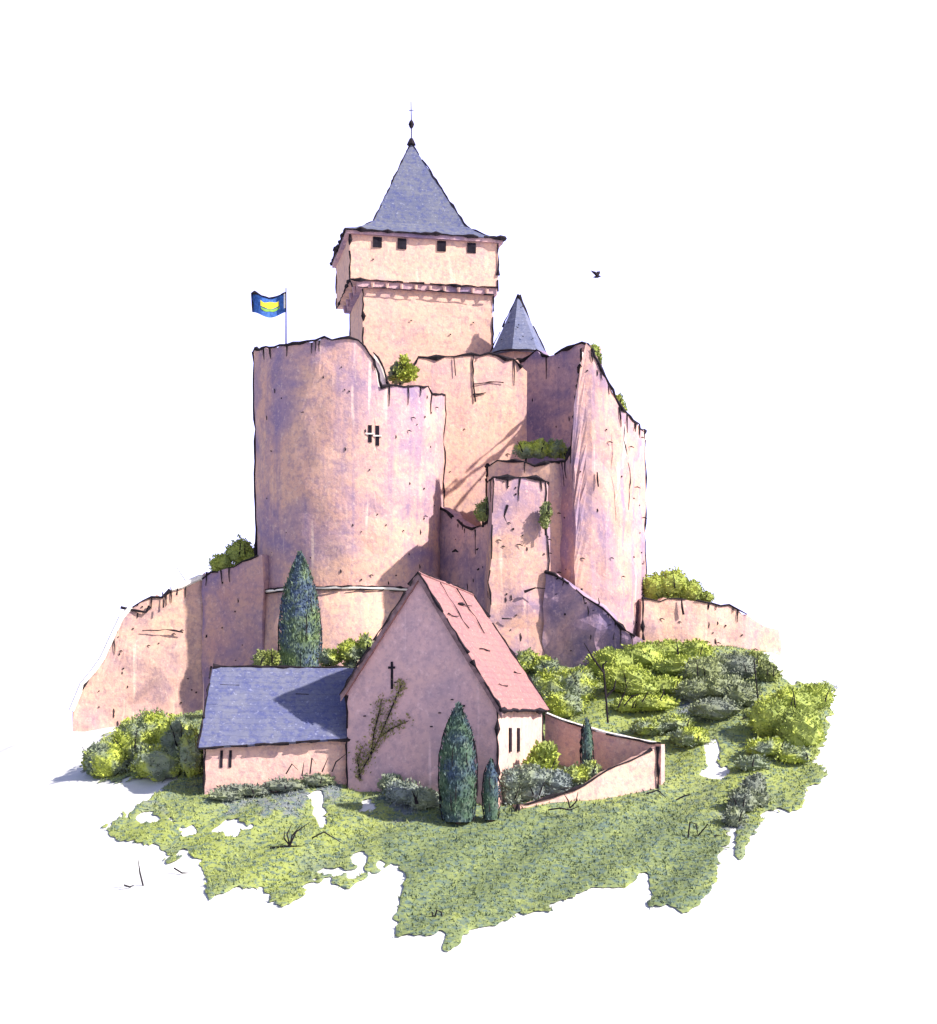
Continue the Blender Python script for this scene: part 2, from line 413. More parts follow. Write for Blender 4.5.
# ---- great round tower
TOWC, TOWR = Vector((gx(350, 122), 122, 0)), 7.25
def build_round_tower():
    pr = [(250, 352), (256, 350), (270, 347), (284, 346), (300, 343), (309, 341), (311, 345), (313, 341), (324, 338), (333, 339), (345, 337), (357, 340), (368, 349), (375, 360), (377, 366), (377.6, 386), (388, 387), (405, 386), (430, 387), (432, 393), (440, 394), (450, 396)]
    k = thing('round_tower', (TOWC.x, TOWC.y, 4), 'massive round stone tower with ragged broken top', 'tower')
    n = 150; foot = [(TOWC.x+TOWR*math.cos(2*math.pi*i/n), TOWC.y+TOWR*math.sin(2*math.pi*i/n)) for i in range(n)]
    def topf(x, y):
        px = CX+x/y*F; yy = y if y < TOWC.y+1 else TOWC.y-4
        return gz(prof(pr, px), yy)
    mb, cl = ruin(foot, topf, 3.0, 28.5, batter=-.055, th=1.0, seed=1)
    mb.build('wall', M['stone_tower'], k, smooth=False)
    fc = front_cols(cl); e = MB(); o = Vector((0, -.06, 0))
    e.ink([c[-1]+o for c in fc][::2], .075, blob=.2)
    e.ink([p+Vector((-.03, 0, 0)) for p in fc[0]], .085, blob=.16); e.ink([p+Vector((.03, 0, 0)) for p in fc[-1]], .065, blob=.12)
    ticks(e, fc, 60, .14)
    e.build('ink_edge', M['ink'], k)
    # battered plinth with a pale weathered lip
    pl = MB(); vs = []; fs = []; N = 90; zl = gz(588, 115)
    for (z, r) in ((2.5, 7.75), (zl-.02, 7.3), (zl+.04, 7.0)):
        vs += [rough((TOWC.x+r*math.cos(2*math.pi*i/N), TOWC.y+r*math.sin(2*math.pi*i/N), z), .06, 4) for i in range(N)]
    for j in range(2):
        for i in range(N): fs.append((j*N+i, j*N+(i+1) % N, (j+1)*N+(i+1) % N, (j+1)*N+i))
    pl.add(vs, fs); b = pl.build('plinth', M['stone'], k, smooth=True)
    arc = [Vector((TOWC.x+7.33*math.cos(t), TOWC.y+7.33*math.sin(t), zl)) for t in [R(185+i*3.4) for i in range(51)]]
    c = MB(); c.tube(arc, .11, 6); c.build('lip', M['white'], b)
    e = MB(); e.ink([p+Vector((0, -.1, .1)) for p in arc], .045); e.ink([p+Vector((0, -.1, -.14)) for p in arc], .04, gap=.15)
    e.build('ink_edge', M['ink'], b)
    # two slit windows
    for px, h in ((371, 17), (380, 20)):
        z1 = gz(425, 115); th = None
        best = min(fc, key=lambda c: abs(pxof(c[-1].x, c[-1].y)-px)); p = min(best, key=lambda q: abs(q.z-z1+.6))
        w = MB(); hh = h*.0715
        w.box(Vector((p.x-.13, p.y-.09, z1-hh)), (.26, 0, 0), (0, .5, 0), (0, 0, hh*.46))
        w.box(Vector((p.x-.13, p.y-.09, z1-hh*.46)), (.26, 0, 0), (0, .5, 0), (0, 0, hh*.46))
        ww = w.build('window', M['dark'], k)
        s = MB(); s.box(Vector((p.x-.3, p.y-.16, z1-hh*.55)), (.6, 0, 0), (0, .4, 0), (0, 0, .09)); s.build('crossbar', M['white'], ww)
    # broken stub at the notch, with a pale outer face
    s = MB(); b0 = at(384, 384, 116.5)
    s.add([b0+Vector(v) for v in ((-.7, 0, -.3), (.35, 0, -.3), (-.15, .1, 1.5), (-.75, .1, 2.3), (-.7, .9, -.3), (.35, .9, -.3), (-.15, .8, 1.4), (-.75, .8, 2.2))],
          [(0, 1, 2, 3), (4, 7, 6, 5), (0, 4, 5, 1), (1, 5, 6, 2), (2, 6, 7, 3), (3, 7, 4, 0)]); s.build('broken_merlon', M['white'], k)
    e = MB(); e.ink([b0+Vector(v) for v in ((-.75, -.1, 2.3), (-.15, -.05, 1.5), (.35, -.1, -.3))], .07); e.build('ink_edge', M['ink'], k)
    # pale lime streak down the broken right rim
    return fc
fc_tower = build_round_tower()

# ---- flag on the round tower
def build_flag():
    b = at(286, 346, 119); t = at(286, 288, 119)
    k = thing('flag', b-Vector((0, 0, .6)), 'blue flag with yellow figure flying from thin pole on the round tower', 'flag')
    p = MB(); p.tube([b-Vector((0, 0, .6)), t], [.06, .035], 6); p.build('flagpole', M['ink'], k)
    def cloth(u0, u1, v0, v1, off, mat, name, par, outline=None):
        mb = MB(); vs = []; fs = []; nu, nv = 26, 12
        for s_ in (0, 1):
            for i in range(nu+1):
                for j in range(nv+1):
                    u = lerp(u0, u1, i/nu); v = lerp(v0, v1, j/nv)
                    if outline: v = .5+(v-.5)*outline(u)
                    x = b.x-2.5*u; z = gz(294, 119)-.05*0-1.45*v-.28*math.sin(u*3.0)*.6+.14*math.sin(u*7+1)-.15*(1-u)*0
                    y = b.y+.3*math.sin(u*6.5)+(off if s_ == 0 else -off if off else .02)
                    vs.append((x, y, z))
        m = (nu+1)*(nv+1)
        for s_ in (0, 1):
            for i in range(nu):
                for j in range(nv):
                    q = s_*m+i*(nv+1)+j; f = (q, q+1, q+nv+2, q+nv+1); fs.append(f if s_ else f[::-1])
        mb.add(vs, fs); return mb.build(name, mat, par)
    c = cloth(0, 1, 0, 1, -.02, M['flag_blue'], 'cloth', k)
    cloth(.02, .07, .05, .8, -.05, M['white'], 'hoist_band', c)
    cloth(.22, .74, .26, .56, -.055, M['flag_yellow'], 'emblem', c, lambda u: 1+.2*math.sin(u*17))
    cloth(.2, .72, .60, .72, -.05, M['flag_green'], 'emblem_ground', c, lambda u: 1+.1*math.sin(u*23))
    e = MB(); e.ink([(b.x-2.5*u, b.y+.3*math.sin(u*6.5)-.08, gz(294, 119)-.17*math.sin(u*3.0)+.14*math.sin(u*7+1)) for u in [i/10 for i in range(11)]], .05)
    e.ink([(b.x-2.5, b.y-.05, gz(294, 119)+.1), (b.x-2.45, b.y-.05, gz(294, 119)-1.3)], .06); e.build('hem', M['ink'], c)
build_flag()

# ---- curtain wall between tower and keep
def build_curtain():
    pr = [(380, 388), (384, 380), (398, 372), (414, 374), (415, 362), (417, 358), (440, 357), (472, 355), (473, 364), (480, 357), (492, 352), (494, 358), (499, 355), (505, 360), (519, 360), (521, 366), (528, 372)]
    k = thing('curtain_wall', (gx(470, 125), 125, 6), 'peach curtain wall with broken battlements standing below the keep', 'wall')
    mb, cl = wall([(gx(380, 124.2), 124.2), (gx(415, 124.6), 124.6), (gx(527, 127.2), 127.2)], pr, 5., 1.3, seed=2)
    mb.build('wall', M['stone'], k); e = MB(); o = Vector((0, -.06, 0))
    e.ink([c[-1]+o for c in cl][::2], .08, blob=.25)
    e.ink([at(473, 356, 125.8), at(473, 384, 125.8), at(475, 402, 125.8)], .05)
    e.ink([at(473, 384, 125.8), at(490, 382, 126.2), at(503, 383, 126.5)], .04); e.ink([at(473, 394, 125.8), at(486, 393, 126.1)], .05)
    e.ink([at(454, 358, 125.35), at(455, 375, 125.35)], .035)
    ticks(e, cl, 22, .14, 15); e.build('ink_edge', M['ink'], k)
build_curtain()

# ---- recessed inner wall
def build_inner():
    pr = [(505, 362), (522, 362), (530, 355), (536, 350), (541, 356), (546, 357), (556, 354), (566, 349), (578, 344), (600, 344)]
    k = thing('inner_wall', (gx(550, 131), 131, 10), 'mauve shaded inner wall set back between curtain wall and right-hand ruin', 'wall')
    mb, cl = wall([(gx(505, 135), 135), (gx(592, 128), 128)], pr, 8., 1.2, seed=5)
    mb.build('wall', M['stone_mauve_shade'], k); e = MB(); e.ink([c[-1]+Vector((0, -.06, 0)) for c in cl][::2], .08, blob=.25)  # shade of the recess painted in as mauve
    ticks(e, cl, 10, .14, 22); e.build('ink_edge', M['ink'], k)
build_inner()

# ---- ruined bastion on the right
def build_bastion():
    pr = [(540, 464), (560, 463), (571, 460), (573, 430), (575, 407), (580, 403), (581, 346), (585, 343), (592, 350), (598, 360), (603, 372), (610, 384), (615, 396), (621, 407), (628, 415), (636, 424), (645, 432), (650, 436)]
    foot = [(gx(p, d), d) for p, d in ((546, 117.6), (560, 115.8), (575, 114.3), (592, 114.5), (606, 115.0), (620, 115.8), (632, 117.2), (640, 119.4), (645, 123), (641, 130), (612, 133), (584, 132.5), (580, 125), (566, 124))]
    k = thing('ruined_bastion', (gx(600, 122), 122, 5), 'ruined bastion with sloping broken top at the right end of the castle', 'tower')
    def topf(x, y): return gz(prof(pr, pxof(x, y)), min(y, 126))
    mb, cl = ruin(foot, topf, 4.0, 26., batter=.0, th=1.1, seed=7, amp=.22)
    mb.build('wall', M['stone_ruin'], k); fc = front_cols(cl); e = MB(); o = Vector((0, -.06, 0))
    e.ink([c[-1]+o for c in fc][::2], .08, blob=.3)
    e.ink([p+Vector((.05, 0, 0)) for p in fc[-1]], .07, blob=.15)
    e.ink([at(581, 348, 115.4), at(582, 372, 115.4), at(582, 403, 115.4), at(576, 408, 115.6), at(573, 430, 115.8), at(572, 458, 115.9)], .07, blob=.15)
    e.ink([at(583, 405, 115.2), at(585, 430, 115.2), at(584, 452, 115.2)], .035)
    e.ink([at(597, 472, 114.4), at(598, 487, 114.4)], .06); e.ink([at(588, 475, 114.6), at(591, 486, 114.6)], .055)
    e.ink([at(625, 422, 114.9), at(624, 440, 114.9), at(630, 470, 114.9), at(629, 510, 115.2)], .03, gap=.2)
    e.ink([at(556, 560, 116), at(566, 575, 116), at(572, 586, 116)], .04)
    ticks(e, fc, 70, .2, 6); e.build('ink_edge', M['ink'], k)
    # pale stripped patches of lime (raised render), each a narrow ragged streak
    for px, y0, y1, wd in ((624, 424, 478, 3.6), (618, 462, 502, 2.6), (640, 446, 512, 2.0), (583, 352, 372, 1.6)):
        m = MB(); L_, R_ = [], []; n = 12
        for i in range(n+1):
            py = lerp(y0, y1, i/n); w_ = wd*math.sin(math.pi*min(1, .12+i/n*.88))*random.uniform(.55, 1.15)+.15; x_ = px+random.uniform(-.7, .7)-i*.25
            c2 = min(fc, key=lambda c: abs(pxof(c[-1].x, c[-1].y)-px)); q = min(c2, key=lambda q: abs(q.z-gz(py, q.y)))
            L_.append(at(x_-w_, py, q.y-.10)); R_.append(at(x_+w_, py, q.y-.10))
        vs = L_+R_; k0 = len(L_); vs += [v+Vector((0, .35, 0)) for v in vs]; fs = []
        for i in range(n):
            fs += [(i, i+1, k0+i+1, k0+i), (i, 2*k0+i, 2*k0+i+1, i+1), (k0+i, k0+i+1, 3*k0+i+1, 3*k0+i)]
        m.add(vs, fs); m.build('lime_patch', M['white'], k)
build_bastion()

# ---- ledge block and buttress
def build_ledge():
    pr = [(484, 470), (488, 466), (493, 461), (505, 462), (520, 460), (532, 466), (545, 462), (560, 463), (580, 463)]
    foot = [(gx(p, d), d) for p, d in ((488, 116.5), (520, 115.6), (550, 115.2), (572, 116.3), (572, 123.5), (520, 124.6), (487, 124))]
    k = thing('terrace_block', (gx(530, 119), 119, 6), 'square stone terrace block with shrubs on top between curtain wall and bastion', 'wall')
    mb, cl = ruin(foot, lambda x, y: gz(prof(pr, pxof(x, y)), min(y, 118)), 5., 20., batter=.02, th=2.3, seed=11)
    mb.build('wall', M['stone'], k); fc = front_cols(cl); e = MB()
    e.ink([c[-1]+Vector((0, -.06, 0)) for c in fc][::2], .075, blob=.25); e.ink([p+Vector((-.04, -.04, 0)) for p in fc[0]], .065)
    ticks(e, fc, 20, .15, 8); e.build('ink_edge', M['ink'], k)
    g = MB(); g.box((gx(492, 119.6), 117.0, gz(466, 116)-.1), (5.6, 0, 0), (0, 6., 0), (0, 0, .35)); g.build('earth_fill', M['leaf_olive'], k)
build_ledge()
def build_buttress():
    pr = [(480, 482), (492, 478), (505, 477), (520, 479), (530, 477), (544, 480), (547, 484), (560, 485)]
    foot = [(gx(p, d), d) for p, d in ((489, 113.6), (493, 111.9), (520, 112.3), (545, 112.9), (548, 116.5), (491, 117.5))]
    k = thing('buttress', (gx(518, 114), 114, 6), 'narrow square buttress tower standing in front of the terrace block', 'tower')
    mb, cl = ruin(foot, lambda x, y: gz(prof(pr, pxof(x, y)), min(y, 113)), 5., 18., batter=.22, th=.6, seed=12, amp=.2)
    mb.build('wall', M['stone_ruin'], k); fc = front_cols(cl); e = MB(); o = Vector((0, -.07, 0))
    e.ink([c[-1]+o for c in fc][::2], .08, blob=.25)
    for px in (493, 545):
        c2 = min(fc, key=lambda c: abs(pxof(c[-1].x, c[-1].y)-px)); e.ink([p+o for p in c2], .045, gap=.14)
    e.ink([at(508, 505, 112), at(504, 517, 112), at(508, 524, 112)], .05)
    e.ink([at(524, 592, 111.6), at(535, 588, 111.6), at(545, 588, 111.6)], .04); e.ink([at(502, 618, 111.6), at(512, 619, 111.6)], .06)
    e.ink([at(498, 482, 112.2), at(497, 500, 112.2), at(499, 506, 112.2)], .04)
    ticks(e, fc, 36, .2, 6); e.build('ink_edge', M['ink'], k)
build_buttress()
def build_link():
    pr = [(438, 507), (446, 511), (455, 519), (466, 527), (474, 529), (483, 526), (492, 519), (500, 515)]
    k = thing('linking_wall', (gx(467, 117), 117, 6), 'low mauve-shaded wall with sagging top linking the round tower to the buttress', 'wall')
    mb, cl = wall([(gx(437, 121), 121), (gx(497, 114.2), 114.2)], pr, 4., 1.0, seed=14, amp=.2)
    mb.build('wall', M['stone_mauve_shade'], k); e = MB(); e.ink([c[-1]+Vector((-.02, -.06, 0)) for c in cl][::2], .08, blob=.2)  # mauve colour carries this wall's shade
    for (px, py) in ((452, 552), (478, 558), (477, 570), (476, 550)):
        p = at(px, py, 116.2); e.tube([p, p+Vector((.25, -.05, .12)), p+Vector((.45, -.1, -.02))], [.05, .12, .05], 5)
    ticks(e, cl, 16, .22, 6); e.build('ink_edge', M['ink'], k)
build_link()
def build_spur():
    pr = [(540, 572), (548, 570), (553, 573), (560, 577), (570, 588), (585, 597), (600, 604), (612, 612), (619, 626), (630, 633), (641, 636), (648, 640)]
    k = thing('foundation_spur', (gx(590, 112), 112, 5), 'sloping mauve-shaded rock foundation falling away below the bastion', 'wall')
    mb, cl = wall([(gx(545, 112.4), 112.4), (gx(600, 110.8), 110.8), (gx(644, 110.4), 110.4)], pr, 4., 2.0, seed=15, amp=.5)
    mb.build('rock_face', M['stone_mauve_shade'], k); e = MB(); e.ink([c[-1]+Vector((0, -.06, 0)) for c in cl][::2], .07, blob=.3, gap=.15)  # darker mauve stands for shade on the rock
    ticks(e, cl, 26, .25, 5.5); e.build('ink_edge', M['ink'], k)
build_spur()

# ---- ramp wall on the left
def build_ramp():
    pr = [(72, 724), (76, 700), (84, 684), (95, 672), (105, 658), (113, 640), (121, 622), (127, 612), (140, 602), (160, 594), (164, 600), (167, 592), (176, 590), (190, 584), (204, 578), (205, 573), (220, 571), (235, 566), (248, 560), (264, 553)]
    k = thing('ramp_wall', (gx(160, 115), 115, -1), 'long mauve wall climbing from the left edge up to the round tower', 'wall')
    mb, ca = wall([(gx(74, 117), 117), (gx(205, 120), 120)], pr, .2, 1.2, seed=17, zb2=-.5, amp=.2)
    mb.build('wall', M['stone_ramp_pale'], k)
    mb, cb = wall([(gx(202.5, 119.8), 119.8), (gx(262.5, 117.2), 117.2)], pr, -.5, 1.2, seed=18, zb2=-.5, amp=.2)
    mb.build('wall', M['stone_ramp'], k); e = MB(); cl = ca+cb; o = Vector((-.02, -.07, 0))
    e.ink([c[-1]+o for c in cl][::2], .065, blob=.2, gap=.12)
    e.ink([at(207, 575, 119.7), at(205, 600, 119.7), at(208, 625, 119.7), at(207, 637, 119.7), at(222, 635, 119.7)], .04, gap=.12)
    e.ink([at(142, 630, 118.4), at(165, 630, 118.8), at(183, 632, 119.2)], .035, gap=.2)
    e.ink([at(163, 592, 118.8), at(164, 608, 118.8)], .05); e.ink([at(120, 607, 117.9), at(131, 610, 118.2), at(146, 612, 118.4), at(150, 606, 118.5)], .08, blob=.3)
    e.ink([at(178, 588, 117.9), at(177, 595, 117.9)], .05)
    ticks(e, cl, 36, .15); e.build('ink_edge', M['ink'], k)
    c = MB(); pts = [cl[i][-1]+Vector((-.12, -.1, .06)) for i in range(0, len(cl)//3, 2)]; c.tube(pts, [.2]*len(pts), 6)
    pts = [cl[i][-1]+Vector((0, -.05, .12)) for i in range(int(len(cl)*.46), int(len(cl)*.66), 2)]; c.tube(pts, [.22]*len(pts), 6)
    c.build('coping', M['white'], k)
build_ramp()
def build_right_low():
    pr = [(640, 598), (660, 601), (662, 598), (700, 602), (720, 605), (735, 606), (741, 614), (755, 619), (765, 627), (778, 630), (783, 648)]
    k = thing('low_boundary_wall', (gx(710, 119), 119, 4), 'low peach boundary wall running right from the foot of the bastion', 'wall')
    mb, cl = wall([(gx(641, 117.6), 117.6), (gx(700, 118.6), 118.6), (gx(782, 121.5), 121.5)], pr, 4., 1.0, seed=19, zb2=3.5, amp=.2)
    mb.build('wall', M['stone'], k); e = MB(); o = Vector((0, -.06, 0))
    e.ink([c[-1]+o for c in cl][:len(cl)*3//4:2], .06, blob=.2, gap=.12)
    e.ink([at(643, 598, 117.4), at(643, 640, 117.4)], .07, blob=.3); e.ink([at(682, 598, 118.0), at(683, 615, 118.0)], .07)
    ticks(e, cl, 18, .22); e.build('ink_edge', M['ink'], k)
build_right_low()

# ================================================================== HOUSES
def house(name, label, A, B, depth, zb, ze, zr, mats, over=(.45, .45), ridge_drop=0., eave_drop=0., gable_front=False):
    """A,B : front corners (left,right). gable_front: ridge runs away from the viewer's side, else parallel to front."""
    A = Vector((*A, 0)); B = Vector((*B, 0)); e1 = (B-A).normalized(); e2 = Vector((-e1.y, e1.x, 0)); W = (B-A).length
    k = thing(name, A+e1*W/2+e2*depth/2+Vector((0, 0, zb)), label, 'house')
    def P(u, v, z): return A+e1*u+e2*v+Vector((0, 0, z))
    return k, P, W, e1, e2

def grid_face(mb, a, b, c, d, nu, nv, amp=.05, seed=0):
    """bilinear patch a-b (bottom) d-c (top)"""
    vs = []; fs = []
    for i in range(nu+1):
        for j in range(nv+1):
            p = a.lerp(b, i/nu).lerp(d.lerp(c, i/nu), j/nv); edge = i in (0, nu) or j in (0, nv)
            vs.append(p+Vector((0, 0, amp*(nz(p.x*1.3+seed, p.y*1.3, p.z*1.3)))) )
    for i in range(nu):
        for j in range(nv): fs.append((i*(nv+1)+j, (i+1)*(nv+1)+j, (i+1)*(nv+1)+j+1, i*(nv+1)+j+1))
    mb.add(vs, fs)
def slab_roof(a, b, c, d, th, n1=16, n2=12, seed=0):
    """thick roof plane, corners a,b (eave) c,d (ridge)"""
    nrm = (b-a).cross(d-a).normalized(); nrm = nrm if nrm.z > 0 else -nrm; mb = MB()
    grid_face(mb, a, b, c, d, n1, n2, .06, seed); dn = [p-nrm*th for p in (a, b, c, d)]
    grid_face(mb, dn[0], dn[1], dn[2], dn[3], n1, n2, .06, seed)
    T = (a, b, c, d)
    for i in range(4): mb.add([T[i], T[(i+1) % 4], dn[(i+1) % 4], dn[i]], [(0, 1, 2, 3)])
    return mb

def build_slate_house():
    A, B = (-14.95, 91.0), (-6.3, 92.6); dp = 7.6
    k, P, W, e1, e2 = house('slate_roofed_house', 'low pink house with blue slate roof left of the gabled house', A, B, dp, -3.5, 0, 0, None)
    zb, ze, zr = -4.2, -.05, gz(667, 94.8)
    zeR = ze+.45; ze = ze-.15
    w = MB()
    for (a, b) in (((0, 0), (W, 0)), ((W, 0), (W, dp)), ((W, dp), (0, dp)), ((0, dp), (0, 0))):
        grid_face(w, P(*a, zb), P(*b, zb), P(*b, (ze if b[0] == 0 else zeR)-.3), P(*a, (ze if a[0] == 0 else zeR)-.3), 16, 8, 0)
    for u in (0, W): z_ = (zeR if u else ze)-.3; w.add([P(u, 0, z_), P(u, dp, z_), P(u, dp/2, zr-.4)], [(0, 1, 2)])
    w.build('wall', M['plaster'], k)
    sl = (zr-ze)/(dp/2); o = .45
    r1 = slab_roof(P(-.35, -o, ze-o*sl), P(W+.9, -o, zeR-o*sl), P(W+.9, dp/2, zr), P(.55, dp/2, zr), .16, 18, 12)
    f = r1.build('roof', M['slate_low'], k)
    r2 = slab_roof(P(-.35, dp+o, ze-o*sl), P(W+.5, dp+o, ze-o*sl), P(W+.5, dp/2, zr-.02), P(.55, dp/2, zr-.02), .16, 18, 12, 3)
    r2.build('roof', M['slate_low'], k)
    e = MB()
    e.ink([P(-.35, -o-.03, ze-o*sl-.06), P(W+.9, -o-.03, zeR-o*sl-.06)], .085, blob=.2)
    e.ink([P(.55, dp/2, zr+.04), P(W+.9, dp/2, zr+.04)], .06, blob=.15); e.ink([P(-.37, -o, ze-o*sl), P(.5, dp/2, zr)], .07, blob=.15)
    for (u0, u1, t) in ((.6, 2.4, .42), (3.4, 4.6, .3), (.9, 2.0, .72), (5.2, 6.0, .6)):
        e.ink([P(u0, dp/2*(1-t)-.12, lerp(ze, zr, t)+.05), P(u1, dp/2*(1-t)-.12, lerp(ze, zr, t)+.05)], .02, gap=.2)
    e.build('ink_edge', M['ink'], f)
    for u in (.85, 1.35):
        m = MB(); m.box(P(u, -.05, -1.85), e1*.15, e2*.3, Vector((.03, 0, .98))); m.build('window', M['dark'], k)
    e = MB(); e.ink([P(-.02, -.03, ze-.3), P(-.02, -.03, zb+1.2)], .05, gap=.15); e.ink([P(1.0, -.08, zb+1.35), P(2.1, -.08, zb+1.25)], .04)
    e.build('ink_edge', M['ink'], k)
build_slate_house()

def build_gable_house():
    A, B = (-6.95, 92.0), (1.6, 88.5); dp = 7.3
    k, P, W, e1, e2 = house('gabled_house', 'steep gabled house with lilac-shaded front and red tiled roof in front of the castle', A, B, dp, -4.2, 0, 0, None)
    zb, zl, zr2, za = -5.0, 2.7, 2.0, gz(572, 90.2)
    m = W*.5
    w = MB()
    grid_face(w, P(0, 0, zb), P(W, 0, zb), P(W, 0, zr2), P(0, 0, zl), 14, 10, 0)
    w.add([P(0, 0, zl), P(W, 0, zr2), P(m, 0, za-.2)], [(0, 1, 2)])
    grid_face(w, P(0, dp, zb), P(W, dp, zb), P(W, dp, zr2), P(0, dp, zl), 14, 10, 0); w.add([P(0, dp, zl), P(W, dp, zr2), P(m, dp, za-.8)], [(0, 1, 2)])
    w.build('gable_wall', M['plaster_shade'], k)  # gable shade is in the lilac colour; side walls stay pink
    s = MB(); grid_face(s, P(W+.01, 0, zb), P(W+.01, dp, zb), P(W+.01, dp, zr2), P(W+.01, 0, zr2), 10, 10, 0)
    s.build('side_wall', M['plaster'], k); s = MB()
    grid_face(s, P(-.01, 0, zb), P(-.01, dp, zb), P(-.01, dp, zl), P(-.01, 0, zl), 10, 10, 0); s.build('side_wall', M['plaster'], k)
    ov = .3; uo = .38
    slr = (za-zr2)/(W-m); sll = (za-zl)/m; zd = .55
    r = slab_roof(P(W+uo, -ov, zr2-uo*slr), P(W+uo, dp+ov, zr2-uo*slr+.1), P(m, dp+ov, za-zd), P(m, -ov, za), .2, 14, 16)
    f = r.build('roof', M['tile'], k)
    r = slab_roof(P(-uo*.7, -ov, zl-uo*.7*sll), P(-uo*.7, dp+ov, zl-uo*.7*sll), P(m, dp+ov, za-zd), P(m, -ov, za), .2, 14, 16, 5)
    f2 = r.build('roof', M['tile'], k)
    v = MB()   # verge boards along the gable
    for (u, z) in ((W+uo, zr2-uo*slr), (-uo*.7, zl-uo*.7*sll)):
        a = P(u, -ov-.03, z); b = P(m, -ov-.03, za); d = Vector((0, 0, -.55 if u > 0 else -.4))
        v.add([a, b, b+d, a+d, a-e2*.06*-1, b+e2*.06, b+d+e2*.06, a+d+e2*.06], [(0, 1, 2, 3), (4, 7, 6, 5), (3, 2, 6, 7), (0, 3, 7, 4)])
    v.build('verge_board', M['tile_under'], k)
    e = MB(); o = -ov-.1
    e.ink([P(-uo*.7, o, zl-uo*.7*sll), P(m, o, za), P(W+uo, o, zr2-uo*slr)], .055, blob=.2)
    e.ink([P(m, o, za), P(m, dp+ov, za-zd+.04)], .055, blob=.1); e.ink([P(W+uo, o, zr2-uo*slr-.05), P(W+uo, dp+ov, zr2-uo*slr+.02)], .09, blob=.2)
    e.ink([P(W+uo, dp+ov, zr2-uo*slr+.06), P(m, dp+ov, za-zd+.05)], .075, blob=.2)
    for (t, v0, v1) in ((.68, .2, 1.6), (.8, 3.2, 5.2), (.45, 2.0, 3.6), (.3, 5.5, 7.2), (.18, 1.5, 2.8)):
        u = lerp(W+uo, m, t); z = lerp(zr2-uo*slr, za, t)+.10-v0*.03; e.ink([P(u, v0, z), P(u, v1, z-.05)], .035)
    for v0 in (2.2, 4.6):
        e.ink([P(lerp(W+uo, m, t), v0, lerp(zr2-uo*slr, za, t)+.09-v0*.06*t) for t in (.95, .85, .72, .6)], .03, gap=.1)
    e.build('ink_edge', M['ink'], f)
    for v0 in (1.7, 3.0):
        q = MB(); q.box(P(W-.1, v0, -.95), e2*.3, e1*.2, Vector((0, 0, 1.35))); q.build('window', M['dark'], k)
    q = MB(); cx = W*.30   # cross shaped slit in the gable
    q.box(P(cx, -.06, 2.6), e1*.13, e2*.3, Vector((0, 0, 1.55))); q.box(P(cx-.16, -.07, 3.75), e1*.42, e2*.3, Vector((0, 0, .13))); q.build('cross_slit', M['dark'], k)
    e = MB(); e.ink([P(0, -.04, zl-.4), P(0, -.04, zb+1.5)], .05); e.ink([P(W, -.05, zr2-.2), P(W, -.05, zb+1.5)], .06, blob=.15)
    e.ink([P(W+.03, dp, zr2-.3), P(W+.03, dp, zb+3)], .05); e.tube([P(W*.76, -.07, 1.6), P(W*.76+.3, -.07, 1.62)], .05, 5)
    for _ in range(6):
        p = P(random.uniform(1, W-1), -.06, random.uniform(-1.5, 4)); e.tube([p, p+e1*.15], .035, 5)
    e.build('ink_edge', M['ink'], k)
    return P, W
GP, GW = build_gable_house()

def build_garden_wall():
    k = thing('garden_wall', (gx(658, 92), 92, -3.6), 'pale pink garden wall bending round the yard right of the gabled house', 'wall')
    pr1 = [(538, 712), (552, 716), (562, 721), (590, 730), (620, 737), (659, 745)]
    mb, c1 = wall([(gx(545, 96.5), 96.5), (gx(661, 92.2), 92.2)], pr1, -3.5, .5, seed=21, amp=.06, jag=.05, zb2=-4.4)
    mb.build('wall', M['stone_mauve_shade'] if False else M['plaster'], k)
    pr2 = [(512, 803), (519, 806), (540, 800), (560, 795), (575, 791), (590, 783), (600, 775), (618, 766), (640, 756), (656, 747), (661, 746)]
    mb, c2 = wall([(gx(517, 88), 88), (gx(657.5, 91.7), 91.7)], pr2, -5.2, .5, seed=22, amp=.06, jag=.05, zb2=-4.4)
    mb.build('wall', M['gardenwall'], k)
    cp = MB(); pts = [c[-1]+Vector((.05, .1, .05)) for c in c1][::3]; cp.tube(pts, [.11]*len(pts), 6); cp.build('coping', M['white'], k)
    e = MB(); o = Vector((0, -.06, .03))
    e.ink([c[-1]+o for c in c1][::2], .05, gap=.15, blob=.2); e.ink([c[-1]+o for c in c2][::2], .05, gap=.08, blob=.15)
    e.ink([c2[-1][-1]+o, c2[-1][3]+o], .08, blob=.3); e.ink([c2[0][-1]+o, c2[0][4]+o], .09, blob=.3)
    e.build('ink_edge', M['ink'], k)
build_garden_wall()

# ================================================================== PLANTS
def leaves(mb, pts, size, up=.3, aspect=.6):
    for p, nrm in pts:
        s = size*random.uniform(.55, 1.35)
        d = (nrm+Vector((random.uniform(-1, 1), random.uniform(-1, 1), random.uniform(-.6, 1)+up))*.9).normalized()
        a = d.cross(Vector((random.uniform(-1, 1), random.uniform(-1, 1), random.uniform(-1, 1))))
        if a.length < .05: continue
        a = a.normalized()*s*aspect*.5; t = p+d*s
        mb.add([p-a*.4, p+d*s*.5-a, t, p+d*s*.5+a], [(0, 1, 2, 3)])
def lump_pts(c, r, n):
    out = []
    for _ in range(n):
        v = Vector((random.gauss(0, 1), random.gauss(0, 1), random.gauss(0, 1))).normalized()
        if v.z < -.75: v.z = -v.z
        k = .80+.3*nz(c.x+v.x*2.3, c.y+v.y*2.3, v.z*2.3+c.z)+random.uniform(-.14, .14)
        out.append((Vector((c.x+v.x*r[0]*k, c.y+v.y*r[1]*k, c.z+v.z*r[2]*k)), v))
    return out
